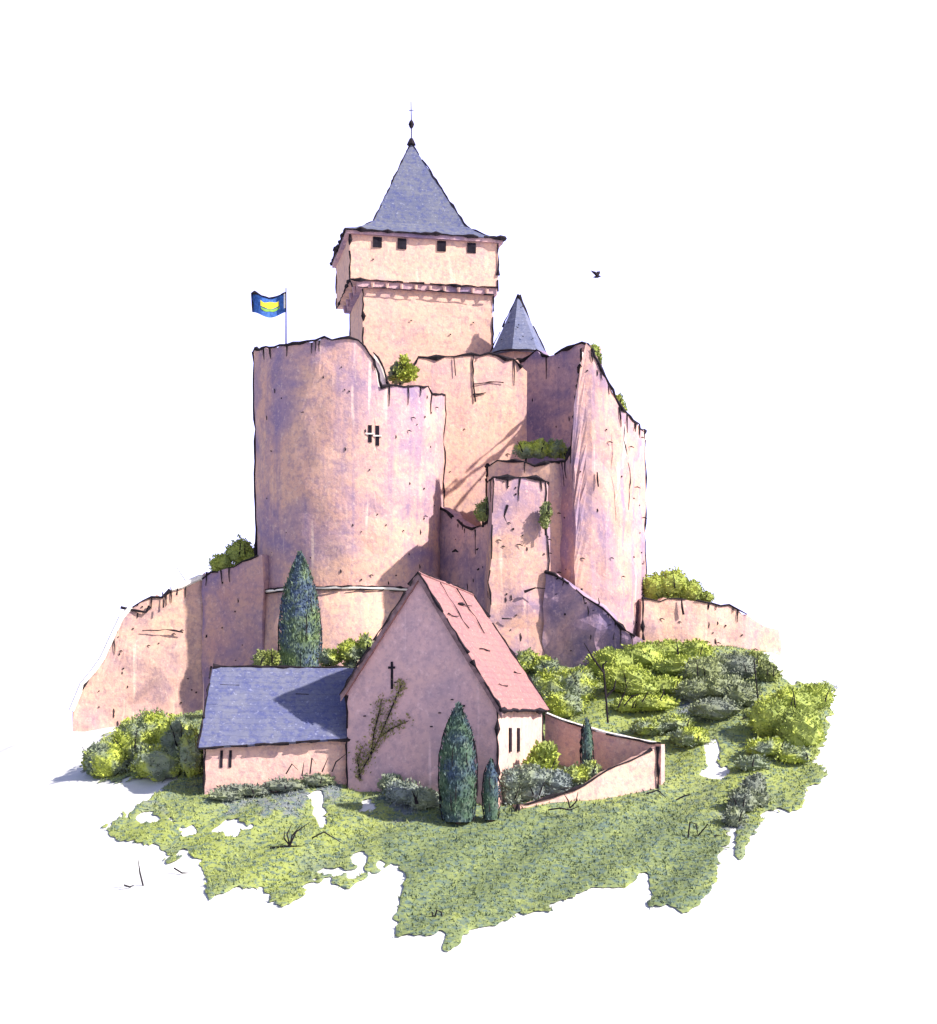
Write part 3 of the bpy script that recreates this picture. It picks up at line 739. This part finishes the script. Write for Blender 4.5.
def core(mb, c, r, k=.8, n=12, m=8):
    vs = []; fs = []
    for j in range(m+1):
        ph = math.pi*j/m
        for i in range(n):
            t = 2*math.pi*i/n; v = Vector((math.sin(ph)*math.cos(t), math.sin(ph)*math.sin(t), math.cos(ph)))
            q = k*(1+.35*nz(c.x+v.x*2.3, c.y+v.y*2.3, v.z*2.3+c.z)); vs.append(Vector((c.x+v.x*r[0]*q, c.y+v.y*r[1]*q, c.z+v.z*r[2]*q)))
    for j in range(m):
        for i in range(n): fs.append((j*n+i, j*n+(i+1) % n, (j+1)*n+(i+1) % n, (j+1)*n+i))
    mb.add(vs, fs)
def on(px, py):   # depth where the slope shows at this row
    lo = 62.
    for i in range(560):
        D = 62+i*.1
        if HY-tz(gx(px, D), D)/D*F <= py: return D
    return 116.
def shrub(name, label, cat, lumps, mat, leaf=.19, dens=62, group=None, base=None, twigs=3, ground=False, fill=False):
    """lumps: (px, py, D, rx_px, rz_px) ; one shrub"""
    cs = []
    for px, py, D, rx, rz in lumps:
        if ground: D = on(px, py+rz*.75)
        c = at(px, py, D); r = (rx*D/F, max(rx, rz)*D/F*.85, rz*D/F); cs.append((c, r)); g = tz(c.x, c.y)
        if fill and c.z-r[2] > g+.15:      # skirt of lower growth down to the soil
            z = (c.z-r[2]*.3+g)/2; cs.append((Vector((c.x, c.y+r[1]*.15, z)), (r[0]*.92, r[1]*.9, max(.25, (c.z-g)*.55))))
    lo = min(cs, key=lambda c: c[0].z-c[1][2]); b = Vector((lo[0].x, lo[0].y, lo[0].z-lo[1][2]))
    k = thing(name, b, label, cat, group); mb = MB()
    for c, r in cs:
        core(mb, c, r, .84); area = 4*math.pi*((r[0]*r[2])+.1)
        leaves(mb, lump_pts(c, r, int(area*dens)), leaf)
    mb.build('foliage', mat, k)
    st = MB()
    for _ in range(twigs):
        c, r = random.choice(cs); p = Vector((c.x+random.uniform(-.5, .5)*r[0], c.y-r[1]*.8, c.z-r[2]*.3)); h = r[2]*random.uniform(.6, 1.3); s = random.uniform(-.5, .5)
        st.tube([p, p+Vector((s*h*.4, -.05, h*.55)), p+Vector((s*h, 0, h))], [.045, .035, .015], 4)
    c, r = cs[0]; st.tube([Vector((c.x, c.y, b.z-.3)), Vector((c.x, c.y, c.z))], [.1, .05], 5)
    st.build('stem', M['ink'], k); return k

def cypress(px, ptop, D, wpx, label, mat, base_z=None, group='cypress trees'):
    x = gx(px, D); zb = tz(x, D)-.1 if base_z is None else base_z; zt_ = gz(ptop, D); H = zt_-zb; Rm = wpx*.5*D/F
    k = thing('cypress_tree', (x, D, zb), label, 'tree', group)
    def rad(t): return Rm*((.80+.20*math.sin(t/.38*math.pi/2)) if t < .38 else max(.03, 1-((t-.38)/.62)**2.5))
    mb = MB(); n = 18; rows = 22; vs = []; fs = []
    for j in range(rows+1):
        t = j/rows
        for i in range(n):
            a = 2*math.pi*i/n; r = rad(t)*.86*(1+.12*nz(i*.9, j*.5, px)); vs.append(Vector((x+r*math.cos(a), D+r*math.sin(a), zb+.25+t*(H-.35))))
    for j in range(rows):
        for i in range(n): fs.append((j*n+i, j*n+(i+1) % n, (j+1)*n+(i+1) % n, (j+1)*n+i))
    mb.add(vs, fs); pts = []
    for _ in range(int(H*Rm*2*math.pi*55)):
        t = random.random()**.9; a = random.uniform(0, 2*math.pi); r = rad(t)*random.uniform(.82, 1.0)
        pts.append((Vector((x+r*math.cos(a), D+r*math.sin(a), zb+.2+t*(H-.4))), Vector((math.cos(a)*.35, math.sin(a)*.35, 1.3))))
    leaves(mb, pts, .26 if Rm > .6 else .17, up=.5, aspect=.38)
    mb.build('crown', mat, k)
    t = MB(); t.tube([(x, D, zb-.3), (x, D, zb+H*.7)], [.16, .05], 7); t.build('trunk', M['wood'], k)
    e = MB()
    for s in (-1, 1): e.ink([Vector((x+s*(rad(j/14)*.99+.03), D, zb+.3+j/14*(H-.4))) for j in range(0, 15)], .035, gap=.1, jit=.03)
    for _ in range(4):
        a = R(random.uniform(230, 320)); t0 = random.uniform(.1, .6)
        e.tube([Vector((x+rad(t)*1.02*math.cos(a), D+rad(t)*1.02*math.sin(a), zb+.2+t*(H-.4))) for t in (t0, t0+.08, t0+.16)], [.015, .03, .01], 4)
    e.build('ink_edge', M['ink'], k)
    return k
cypress(300, 551, 110.5, 43, 'tallest cypress rising behind the blue slate roof', M['cypress'])
cypress(458, 703, 86.6, 38, 'dark cypress standing in front of the lilac-shaded gable', M['cypress_dark'])
cypress(491, 757, 86.8, 17, 'small cypress close beside the one before the gable', M['cypress_dark'])
cypress(587, 716, 92.8, 12, 'thin little cypress behind the garden wall', M['cypress_dark'], base_z=-2.6)

shrub('bush', 'yellow-green bush on the crest behind the left ramp wall', 'bush', [(240, 552, 122, 15, 13), (222, 565, 122, 13, 11), (250, 560, 122, 12, 12)], M['leaf_yellow'], fill=True)
shrub('bush', 'blue-grey and olive bush at the far left under the ramp wall', 'bush', [(108, 762, 100, 22, 20), (134, 746, 100, 24, 28), (96, 760, 100, 14, 16)], M['leaf_mix'], ground=True)
shrub('bush', 'tall round bush left of the slate roofed house', 'bush', [(152, 738, 98, 24, 30), (176, 742, 98, 20, 28), (160, 764, 97, 30, 20), (192, 755, 97, 14, 28)], M['leaf_mix'], ground=True)
shrub('bush', 'low shrub between ramp wall and tall cypress', 'bush', [(262, 663, 102, 10, 12), (272, 660, 102, 8, 9)], M['leaf_olive'], fill=True)
shrub('bush', 'clumpy shrub behind the slate roof right of the tall cypress', 'bush', [(330, 658, 101, 13, 9), (350, 652, 101, 13, 12), (365, 646, 101, 8, 12)], M['leaf_mix'], fill=True)
shrub('bush', 'spiky young plant growing on the curtain wall by the notch', 'plant', [(400, 377, 122.5, 9, 8), (409, 374, 122.5, 7, 8), (404, 366, 122.5, 4, 9), (396, 372, 122.5, 4, 7)], M['leaf_mix'], leaf=.34)
shrub('bush', 'wide shrub growing on top of the terrace block', 'bush', [(526, 451, 118, 12, 9), (540, 450, 118, 12, 10), (556, 450, 118, 12, 10), (567, 456, 118, 6, 5)], M['leaf_mix'])
shrub('tuft_plant', 'tuft growing on the bastion rim near its top', 'plant', [(594, 352, 117, 5, 7), (598, 359, 117, 4, 6)], M['leaf_yellow'])
shrub('tuft_plant', 'tuft growing lower on the sloping bastion rim', 'plant', [(619, 402, 117, 5, 7), (622, 410, 117, 4, 6)], M['leaf_yellow'])
shrub('tuft_plant', 'tuft hanging where linking wall meets the buttress', 'plant', [(483, 513, 114, 8, 10), (488, 506, 114, 5, 8)], M['leaf_olive'])
shrub('tuft_plant', 'tuft hanging on the buttress right edge', 'plant', [(546, 512, 112, 6, 9), (545, 522, 112, 5, 9)], M['leaf_olive'])
shrub('bush', 'yellow-green bush behind the low boundary wall beside the bastion', 'bush', [(655, 588, 121.5, 15, 14), (672, 585, 121.5, 17, 15), (690, 592, 121.5, 14, 12), (706, 598, 121.5, 8, 6)], M['leaf_yellow'], fill=True)
shrub('bush', 'dark reedy bush against the red roof edge', 'bush', [(528, 662, 104, 14, 12), (545, 668, 104, 16, 12), (520, 670, 104, 8, 9)], M['leaf_mix'], ground=True)
shrub('bush', 'large round bush right of the red roof', 'bush', [(550, 690, 101, 24, 20), (575, 688, 101, 24, 22), (560, 706, 100, 28, 16)], M['leaf_mix'], ground=True)
shrub('bush', 'broad yellow-green bush below the foundation spur', 'bush', [(610, 664, 106, 26, 16), (640, 658, 107, 26, 15), (626, 680, 105, 30, 16)], M['leaf_yellow'], ground=True)
shrub('bush', 'bright bush at the foot of the low boundary wall', 'bush', [(668, 652, 111, 22, 12), (695, 652, 111, 20, 12), (680, 668, 110, 30, 12)], M['leaf_yellow'], ground=True)
shrub('bush', 'big dark grey-green bush on the right of the slope', 'bush', [(706, 672, 106, 26, 14), (734, 668, 106, 26, 15), (696, 692, 104, 24, 13), (724, 690, 104, 30, 15), (744, 696, 104, 20, 14), (716, 710, 103, 28, 12)], M['leaf_dusk'], ground=True)
shrub('bush', 'low spreading yellow-green bush between the bare leaning branch and the dark bush', 'bush', [(640, 690, 104, 24, 9), (664, 686, 104, 24, 10), (655, 704, 104, 26, 9), (630, 706, 104, 20, 8)], M['leaf_yellow'], ground=True)
shrub('bush', 'low bright bush behind the corner of the garden wall', 'bush', [(650, 728, 100, 22, 9), (675, 724, 100, 22, 9), (690, 738, 100, 24, 10)], M['leaf_mix'], ground=True)
shrub('bush', 'low olive bush spreading under the pale green bush at the far right', 'bush', [(768, 748, 100, 24, 10), (795, 756, 100, 22, 9), (752, 764, 100, 18, 8)], M['leaf_mix'], ground=True)
shrub('bush', 'olive bush at the right end of the boundary wall', 'bush', [(752, 664, 108, 16, 12), (768, 674, 107, 12, 10)], M['leaf_olive'], ground=True)
shrub('bush', 'pale green bush at the far right edge of the grass', 'bush', [(790, 705, 102, 26, 18), (815, 698, 102, 20, 14), (800, 730, 101, 26, 22), (770, 720, 102, 22, 22)], M['leaf_yellow'], ground=True)
shrub('bush', 'grey leaning bush at the lower right of the slope', 'bush', [(742, 802, 93, 16, 14), (754, 788, 93, 14, 13), (735, 818, 92, 12, 11), (760, 800, 93, 10, 9)], M['leaf_dusk'], ground=True)
shrub('bush', 'pointed bright shrub by the side wall windows', 'plant', [(540, 757, 90.6, 9, 12), (549, 755, 90.6, 7, 11), (535, 768, 90.4, 12, 9)], M['leaf_yellow'], leaf=.3, fill=True)
shrub('bush', 'blue-grey bush in the yard behind the garden wall', 'bush', [(530, 778, 89.6, 22, 13), (555, 782, 90, 18, 12), (512, 782, 89.2, 14, 13)], M['leaf_blue'], fill=True)
shrub('bush', 'olive bush below the thin cypress in the yard', 'bush', [(578, 776, 91, 16, 11), (590, 770, 91, 10, 9)], M['leaf_mix'], fill=True)
shrub('bush', 'dark bush left of the cypress before the gable', 'bush', [(405, 794, 88, 22, 13), (425, 800, 87.6, 18, 12), (392, 785, 88.6, 14, 11)], M['leaf_blue'], ground=True)
shrub('bush', 'pointed green shrub at the left foot of the gable', 'plant', [(380, 760, 89.6, 12, 15), (390, 748, 89.7, 5, 14), (365, 772, 89.8, 14, 10)], M['leaf_yellow'], ground=True)
shrub('bush', 'low blue-grey clumps for the shadowed grass along the front of the slate roofed house', 'bush', [(245, 791, 89.6, 28, 6), (285, 786, 90.2, 28, 7), (318, 781, 90.6, 20, 7), (225, 796, 89.2, 18, 6)], M['leaf_dusk'], ground=True)  # low clumps standing in for a shadowed patch of grass

# creeper on the gable
def build_creeper():
    k = thing('climbing_plant', GP(1.2, -.3, -4.), 'thin ochre creeper climbing the lilac-shaded gable wall', 'plant')
    st = MB(); lf = MB(); stems = [[(.7, -2.4), (1.5, -1.2), (2.1, -.1), (2.7, 1.2), (3.3, 2.5), (3.5, 3.0)], [(1.5, -1.2), (1.8, .4), (2.1, 1.4), (2.2, 2.0)], [(2.1, -.1), (2.9, .4), (3.9, .8)], [(.9, -2.6), (.7, -1.4), (1.0, -.6)]]
    for s in stems:
        st.tube([GP(u, -.08, z) for u, z in s], [.04]*(len(s)-1)+[.015], 4)
        for (a, b), (c, d) in zip(s, s[1:]):
            for _ in range(70):
                t = random.random(); p = GP(lerp(a, c, t)+random.gauss(0, .2), -.10, lerp(b, d, t)+random.gauss(0, .2))
                leaves(lf, [(p, Vector((0, -.4, .2)))], .17)
    st.build('stem', M['ink'], k); lf.build('leaf_cover', M['ochre'], k)
build_creeper()

# bare twigs / ink-dark stalks in the grass : each its own little plant
def stalks(px, py, D, strokes, label, name='dry_stalk', cat='plant', r=.035, mat='ink'):
    """strokes: lists of pixel offsets"""
    b = at(px, py, D); k = MB()
    for s in strokes: k.tube([at(px+dx, py+dy, D-.02*i) for i, (dx, dy) in enumerate(s)], [r*(1.25 if i < len(s)-1 else .4) for i in range(len(s))], 5)
    o = k.build(name, M[mat], None, base=b); return tag(o, label, cat)
stalks(290, 846, on(290, 848), [[(0, 0), (-3, -12), (2, -22)], [(0, 0), (6, -14), (20, -24)], [(0, 0), (2, -10), (10, -20)], [(-20, 2), (0, 0), (13, 0)], [(0, 0), (-6, -8), (-5, -16)], [(22, -8), (34, -14), (52, -3)]], 'spray of dark grass stalks in the left lawn')
stalks(606, 705, 99.6, [[(2, 18), (0, -8), (-2, -32), (-12, -46), (-22, -62)], [(0, -8), (8, -16), (10, -26)], [(-2, -32), (-3, -40), (1, -44)]], 'bare leaning branch before the bushes right of the red roof', 'bare_branch', r=.055)
stalks(640, 700, 97.5, [[(-22, 8), (-16, -6), (-12, -18)], [(-16, 6), (-8, -4), (0, -6)], [(2, 2), (8, -8), (14, -6)], [(20, 0), (24, -8), (22, -14)]], 'row of curling stalks on the right slope', r=.035)
stalks(688, 838, 84, [[(0, 0), (2, -16), (8, -14), (10, -2)], [(10, -2), (20, -14), (24, -4)], [(-4, 2), (-6, 14)], [(26, -2), (34, -3)]], 'curling dark stalks in the lower right lawn', r=.035)
stalks(438, 918, on(438, 918), [[(-4, 2), (-1, -8), (3, -6), (5, 2)], [(-6, -6), (-4, 4)]], 'tiny dark stalks near the lowest grass edge', r=.035)
stalks(140, 885, on(140, 885), [[(4, 4), (0, -12), (-2, -26)], [(-16, 0), (-10, 2), (-6, 0)]], 'lone stalk on the white ground lower left')
stalks(182, 872, on(182, 874), [[(-8, -4), (0, 1), (8, 1)]], 'short curved stalk on the white ground beside the lower left grass')
stalks(760, 740, 99.6, [[(-6, -80), (-2, -40), (2, 0)], [(0, -30), (-20, -20), (-32, -4), (-8, -2), (2, 6), (-14, 16), (2, 20)]], 'zigzag dry branch over the dark bush on the right', 'bare_branch', r=.035)
stalks(310, 768, 90, [[(-8, 8), (-6, -6)], [(0, 6), (2, -10), (6, -4)], [(12, 4), (18, -10)], [(22, 4), (26, -6), (36, -14)], [(-24, 6), (-18, -4), (-12, 2)]], 'dark reeds against the wall of the slate roofed house')
stalks(650, 800, 89.6, [[(-4, -6), (8, -10), (16, -2)], [(26, 0), (34, -4), (42, -6)]], 'arching dark stalk at the foot of the garden wall corner')
stalks(570, 808, 87, [[(0, 0), (-2, -8), (-6, -14)], [(0, 0), (6, -6), (8, -16)], [(-22, 2), (-10, 0), (0, 2), (10, -2)]], 'dark sprig in front of the garden wall')

# ---- bird
def build_bird():
    c = at(597, 277, 104); mb = MB(); s = .5
    body = [(-.5, -.03), (-.2, 0), (.1, .05), (.35, .1), (.5, .08)]
    mb.tube([c+Vector((x*s, 0, z*s)) for x, z in body], [.02, .09*s*1.6, .12*s*1.4, .08*s*1.3, .02], 8)
    for sg, tip in ((-1, (-.95, -.7, .28)), (1, (.55, .8, .62))):
        a, b_ = c+Vector((-.12*s, 0, .04)), c+Vector((.2*s, 0, .05)); mid = c+Vector((tip[0]*.45*s, tip[1]*.5, tip[2]*.75)); t = c+Vector((tip[0]*s, tip[1], tip[2]*.8))
        up = Vector((0, 0, .035)); mb.add([a, b_, mid+Vector((.1, 0, 0)), t, mid-Vector((.12, 0, .03)), a+up, b_+up, mid+Vector((.1, 0, 0))+up, t+up*.3, mid-Vector((.12, 0, .03))+up],
               [(0, 1, 2, 3, 4), (5, 9, 8, 7, 6), (0, 4, 9, 5), (1, 6, 7, 2), (2, 7, 8, 3), (3, 8, 9, 4)])
    o = mb.build('flying_bird', M['ink'], None, base=c); tag(o, 'small black bird flying right of the keep', 'bird')
build_bird()

# ================================================================== GROUND AND GRASS
def seg_dist(PX, PY, poly):
    d = np.full(PX.shape, 1e9); inside = np.zeros(PX.shape, bool); n = len(poly)
    for i in range(n):
        x0, y0 = poly[i]; x1, y1 = poly[(i+1) % n]; dx, dy = x1-x0, y1-y0; t = np.clip(((PX-x0)*dx+(PY-y0)*dy)/(dx*dx+dy*dy+1e-9), 0, 1)
        d = np.minimum(d, np.hypot(PX-x0-t*dx, PY-y0-t*dy))
        if y0 != y1:
            c = ((y0 > PY) != (y1 > PY)) & (PX < (x1-x0)*(PY-y0)/(y1-y0)+x0); inside ^= c
    return np.where(inside, d, -d)
EDGE = [(82, 768), (95, 780), (118, 783), (140, 778), (158, 772), (178, 766), (176, 778), (160, 790), (138, 806), (98, 828), (118, 840), (142, 846), (160, 848), (168, 862), (176, 858), (184, 852), (200, 862), (203, 875), (206, 902),
        (225, 892), (258, 886), (272, 900), (284, 908), (300, 900), (312, 882), (330, 876), (338, 894), (345, 890), (362, 880), (378, 872), (396, 868), (406, 876), (398, 900), (392, 918), (397, 934), (414, 938), (432, 938), (446, 924),
        (441, 950), (447, 956), (458, 946), (474, 930), (500, 926), (520, 914), (545, 912), (560, 902), (600, 890), (628, 886), (648, 872), (650, 906), (668, 908), (690, 912), (704, 906), (716, 884), (724, 848), (730, 856), (742, 862),
        (748, 846), (760, 826), (768, 808), (800, 814), (806, 792), (832, 774), (816, 762), (826, 742), (831, 720), (836, 682), (812, 684), (786, 682), (776, 664), (762, 652), (750, 640), (750, 560), (250, 560), (200, 690), (150, 712), (96, 742)]
HOLES = [(317, 803, 6, 14), (322, 818, 5, 7), (368, 806, 5, 8), (359, 858, 7, 8), (348, 872, 16, 3), (712, 752, 6, 11), (716, 772, 12, 8), (733, 836, 3, 20), (232, 827, 14, 7), (384, 868, 10, 4), (190, 832, 8, 4), (148, 818, 14, 3), (505, 812, 0, 0)]
def build_ground():
    # white ground sheet reaching the horizon
    xs = np.concatenate([np.array([-3000, -1500, -700, -350, -220, -160]), np.arange(-120, -36, 4.0), np.arange(-36, 36, .75), np.arange(36, 121, 4.0), np.array([160, 220, 350, 700, 1500, 3000])])
    ys = np.concatenate([np.array([-900, -300, -100, -40, 0]), np.arange(20, 60, 2.5), np.arange(60, 140, .75), np.arange(140, 262, 4.0), np.array([320, 450, 700, 1200, 2500, 5000])])
    X, Y = np.meshgrid(xs, ys); Z = tz_arr(X, Y)
    v = np.stack([X.ravel(), Y.ravel(), Z.ravel()-.06], 1).tolist(); nx = len(xs)
    f = [(j*nx+i, j*nx+i+1, (j+1)*nx+i+1, (j+1)*nx+i) for j in range(len(ys)-1) for i in range(nx-1)]
    mb = MB(); mb.v = v; mb.f = f
    t = NT('white_chalk_ground'); p = t.pos()
    c = t.mix(t.ramp(t.noise(p, 1.2, 4, .6), .3, .7), (.63, .64, .67), (.68, .69, .72))
    m = t.out(c, t.noise(p, 1.5, 4, .6), .15, .05)
    o = mb.build('ground', m, smooth=True); tag(o, kind='structure')
    # grass sheet with ragged edge (marching squares)
    dx, dy = .15, .22
    gx_ = np.arange(-27, 27, dx); gy_ = np.arange(66, 139, dy); X, Y = np.meshgrid(gx_, gy_); Z = tz_arr(X, Y)
    PX = CX+X/Y*F; PY = HY-Z/Y*F
    f1 = seg_dist(PX, PY, EDGE); f2 = np.minimum(PX-264, 772-PX)*1.0
    f2 = np.minimum(f2, (138-Y)*8)
    fld = np.where(Y > 117, np.maximum(f2, np.where(Y < 118, f1, -99)), f1)
    f0 = fld.copy()
    for (cx, cy, rx, ry) in HOLES:
        if rx: fld = np.minimum(fld, (np.sqrt(((PX-cx)/rx)**2+((PY-cy)/ry)**2)-1)*min(rx, ry))
    hz_ = fld < f0-.01
    nn = np.zeros_like(fld); flat = nn.ravel(); xr, yr = X.ravel(), Y.ravel(); fr = fld.ravel()
    for i in np.nonzero(np.abs(fr) < 14)[0]:
        flat[i] = (5.0 if hz_.ravel()[i] else 6.5)*noise.fractal(Vector((xr[i]*1.7, yr[i]*1.0, 0)), .7, 2.2, 5)
    fld = fld+flat.reshape(fld.shape)-1
    ny, nx = fld.shape; verts = []; faces = []; idx = {}
    def vid(key, p):
        if key not in idx: idx[key] = len(verts); verts.append(p)
        return idx[key]
    pos = fld > 0
    for j in range(ny-1):
        for i in range(nx-1):
            cs = [(j, i), (j, i+1), (j+1, i+1), (j+1, i)]; s = [pos[c] for c in cs]
            if not any(s): continue
            poly = []
            for a in range(4):
                c, d = cs[a], cs[(a+1) % 4]
                if s[a]: poly.append(vid(c, (X[c], Y[c], Z[c]+.05)))
                if s[a] != s[(a+1) % 4]:
                    t_ = fld[c]/(fld[c]-fld[d]); key = (min(c, d), max(c, d), 1)
                    poly.append(vid(key, (lerp(X[c], X[d], t_), lerp(Y[c], Y[d], t_), lerp(Z[c], Z[d], t_)+.02)))
            if len(poly) > 2: faces.append(tuple(poly))
    verts = [(float(a), float(b), float(c)+.05*nz(a*2.2, b*2.2)) for a, b, c in verts]
    mb = MB(); mb.v = verts; mb.f = faces
    gm = grass_mat('meadow_grass')
    o = mb.build('meadow', gm, smooth=True); tag(o, kind='structure')
    zone_attr(o.data)
    # blades
    bl = MB(); n = 0; P_ = []
    cand = np.nonzero((fld.ravel() > 1.0) & (Y.ravel() < 118))[0]; rng = random.Random(3)
    for _ in range(70000):
        i = int(cand[rng.randrange(len(cand))]); x = xr[i]+rng.uniform(-.08, .08); y = yr[i]+rng.uniform(-.12, .12); z = Z.ravel()[i]
        h = rng.uniform(.08, .24); a = rng.uniform(0, 6.28); w = rng.uniform(.03, .07); dxx, dyy = math.cos(a)*w, math.sin(a)*w
        k = len(bl.v); lx, ly = rng.uniform(-.12, .12), rng.uniform(-.12, .12)
        bl.v += [(x-dxx, y-dyy, z+.02), (x+dxx, y+dyy, z+.02), (x+lx, y+ly, z+h)]; bl.f.append((k, k+1, k+2))
    o = bl.build('grass', gm); tag(o, 'short tufted grass covering the castle slope', None, None, 'stuff'); zone_attr(o.data)
# vegetation zones on the slope: (px, py, radius px, kind)  kind 0 blue-green turf, 1 slate-blue ground cover
ZON = [(450, 840, 70, 0), (520, 850, 70, 0), (590, 850, 60, 0), (650, 840, 60, 0), (690, 850, 45, 0), (430, 890, 50, 0), (480, 890, 45, 0), (400, 850, 30, 0), (680, 885, 30, 0), (560, 880, 40, 0), (405, 925, 34, 0), (445, 940, 30, 0), (500, 925, 36, 0), (700, 905, 34, 0), (655, 905, 30, 0), (600, 890, 36, 0),
       (152, 812, 15, 1), (240, 798, 24, 1), (290, 795, 24, 1), (405, 800, 26, 1), (330, 790, 16, 1), (262, 808, 14, 1), (700, 700, 30, 1), (735, 820, 16, 1),
       (600, 700, 40, 2), (640, 710, 45, 2), (690, 745, 36, 2), (780, 745, 50, 2), (800, 700, 40, 2), (660, 670, 30, 2), (740, 780, 30, 2), (210, 850, 44, 2), (270, 875, 40, 2), (150, 832, 34, 2), (330, 830, 26, 2), (250, 820, 20, 2)]
def zone_attr(me):
    n = len(me.vertices); co = np.empty(n*3); me.vertices.foreach_get('co', co); co = co.reshape(-1, 3)
    px = CX+co[:, 0]/co[:, 1]*F; py = HY-tz_arr(co[:, 0], co[:, 1])/co[:, 1]*F
    a = np.zeros(n); b = np.zeros(n); g_ = np.zeros(n)
    for (x, y, r, k) in ZON:
        w = np.exp(-(((px-x)**2+(py-y)**2)/(r*r))*1.2)
        if k == 2: g_ = np.maximum(g_, w)
        elif k: b = np.maximum(b, w)
        else: a = np.maximum(a, w)
    c = np.zeros((n, 4)); c[:, 0] = a; c[:, 1] = b; c[:, 2] = g_; c[:, 3] = 1
    at_ = me.attributes.new('zone', 'FLOAT_COLOR', 'POINT'); at_.data.foreach_set('color', c.ravel())
def grass_mat(name):
    t = NT(name); p = t.pos()
    an = t.node('ShaderNodeAttribute', attribute_name='zone'); sp = t.node('ShaderNodeSeparateColor'); t.l.new(an.outputs['Color'], sp.inputs[0])
    def thr(ch, a, b, nsc):
        ad = t.node('ShaderNodeMath', operation='ADD'); n = t.ramp(t.noise(p, nsc, 4, .65), .3, .7, -.3, .3)
        t.l.new(sp.outputs[ch], ad.inputs[0]); t.l.new(n, ad.inputs[1]); return t.ramp(ad.outputs[0], a, b)
    c = t.mix(t.ramp(t.noise(p, .3, 4, .6), .42, .6), (.295, .345, .115), (.24, .29, .115))
    c = t.mix(t.ramp(t.noise(p, .55, 5, .7), .50, .62, 0, .8), c, (.19, .235, .16))
    c = t.mix(thr(0, .35, .75, .8), c, (.165, .21, .10))
    c = t.mix(thr(1, .35, .6, 1.1), c, (.19, .215, .24))
    c = t.mix(thr(2, .3, .8, .8), c, (.28, .33, .10))
    c = t.mix(t.ramp(t.noise(p, 2.6, 3, .7), .49, .60, 0, .8), c, (.085, .135, .145))
    c = t.mix(t.ramp(t.noise(p, 3.7, 3, .7), .54, .68, 0, .6), c, (.34, .39, .13))
    return t.out(c, t.noise(p, 3, 4, .7), .4, .06)
build_ground()

# ================================================================== LIGHT, SKY, CAMERA
EL, AZF = R(37), R(24)
to_sun = Vector((math.cos(AZF)*math.cos(EL), -math.sin(AZF)*math.cos(EL), math.sin(EL)))
sl = bpy.data.lights.new('sun', 'SUN'); sl.energy = 5.0; sl.angle = R(.9); sl.color = (1., .92, .80)
so = bpy.data.objects.new('sun', sl); col.objects.link(so); so.rotation_euler = to_sun.to_track_quat('Z', 'Y').to_euler(); so.location = (60, 40, 80)
w = bpy.data.worlds.new('World'); scene.world = w; w.use_nodes = True; nt = w.node_tree; nt.nodes.clear()
out = nt.nodes.new('ShaderNodeOutputWorld'); sky = nt.nodes.new('ShaderNodeTexSky'); sky.sky_type = 'NISHITA'; sky.sun_disc = False
sky.sun_elevation = EL; sky.sun_rotation = math.atan2(to_sun.x, to_sun.y); sky.air_density = 1.2; sky.dust_density = 2.
b1 = nt.nodes.new('ShaderNodeBackground'); b1.inputs[1].default_value = .06; nt.links.new(sky.outputs[0], b1.inputs[0])
# added sky veil, white ahead; dimmed overhead, left and behind to deepen shade
b2 = nt.nodes.new('ShaderNodeBackground'); b2.inputs[0].default_value = (.62, .575, 1.15, 1)
tc = nt.nodes.new('ShaderNodeTexCoord'); sx = nt.nodes.new('ShaderNodeSeparateXYZ'); nt.links.new(tc.outputs['Generated'], sx.inputs[0])
mr = nt.nodes.new('ShaderNodeMapRange'); mr.interpolation_type = 'SMOOTHSTEP'; mr.inputs[1].default_value = .44; mr.inputs[2].default_value = .8; mr.inputs[3].default_value = 1.0; mr.inputs[4].default_value = .12
nt.links.new(sx.outputs['Z'], mr.inputs[0])
mx = nt.nodes.new('ShaderNodeMapRange'); mx.interpolation_type = 'SMOOTHSTEP'; mx.inputs[1].default_value = -.75; mx.inputs[2].default_value = -.36; mx.inputs[3].default_value = .12; mx.inputs[4].default_value = 1.
nt.links.new(sx.outputs['X'], mx.inputs[0]); mm = nt.nodes.new('ShaderNodeMath'); mm.operation = 'MULTIPLY'
nt.links.new(mr.outputs[0], mm.inputs[0]); nt.links.new(mx.outputs[0], mm.inputs[1])
my = nt.nodes.new('ShaderNodeMapRange'); my.interpolation_type = 'SMOOTHSTEP'; my.inputs[1].default_value = -.1; my.inputs[2].default_value = .7; my.inputs[3].default_value = .3; my.inputs[4].default_value = 1.
nt.links.new(sx.outputs['Y'], my.inputs[0]); m2 = nt.nodes.new('ShaderNodeMath'); m2.operation = 'MULTIPLY'
nt.links.new(mm.outputs[0], m2.inputs[0]); nt.links.new(my.outputs[0], m2.inputs[1]); nt.links.new(m2.outputs[0], b2.inputs[1])
ad = nt.nodes.new('ShaderNodeAddShader'); nt.links.new(b1.outputs[0], ad.inputs[0]); nt.links.new(b2.outputs[0], ad.inputs[1]); nt.links.new(ad.outputs[0], out.inputs[0])

cam = bpy.data.cameras.new('camera'); co = bpy.data.objects.new('camera', cam); col.objects.link(co)
co.location = (0, 0, 0); co.rotation_euler = (R(90), 0, 0)
cam.sensor_fit = 'VERTICAL'; cam.sensor_height = 24; cam.lens = 24*F/1024; cam.shift_y = (HY-512)/1024; cam.shift_x = 0
cam.clip_end = 8000; cam.clip_start = .5; scene.camera = co
scene.view_settings.view_transform = 'Standard'; scene.view_settings.look = 'None'; scene.view_settings.exposure = .86; scene.view_settings.gamma = 1
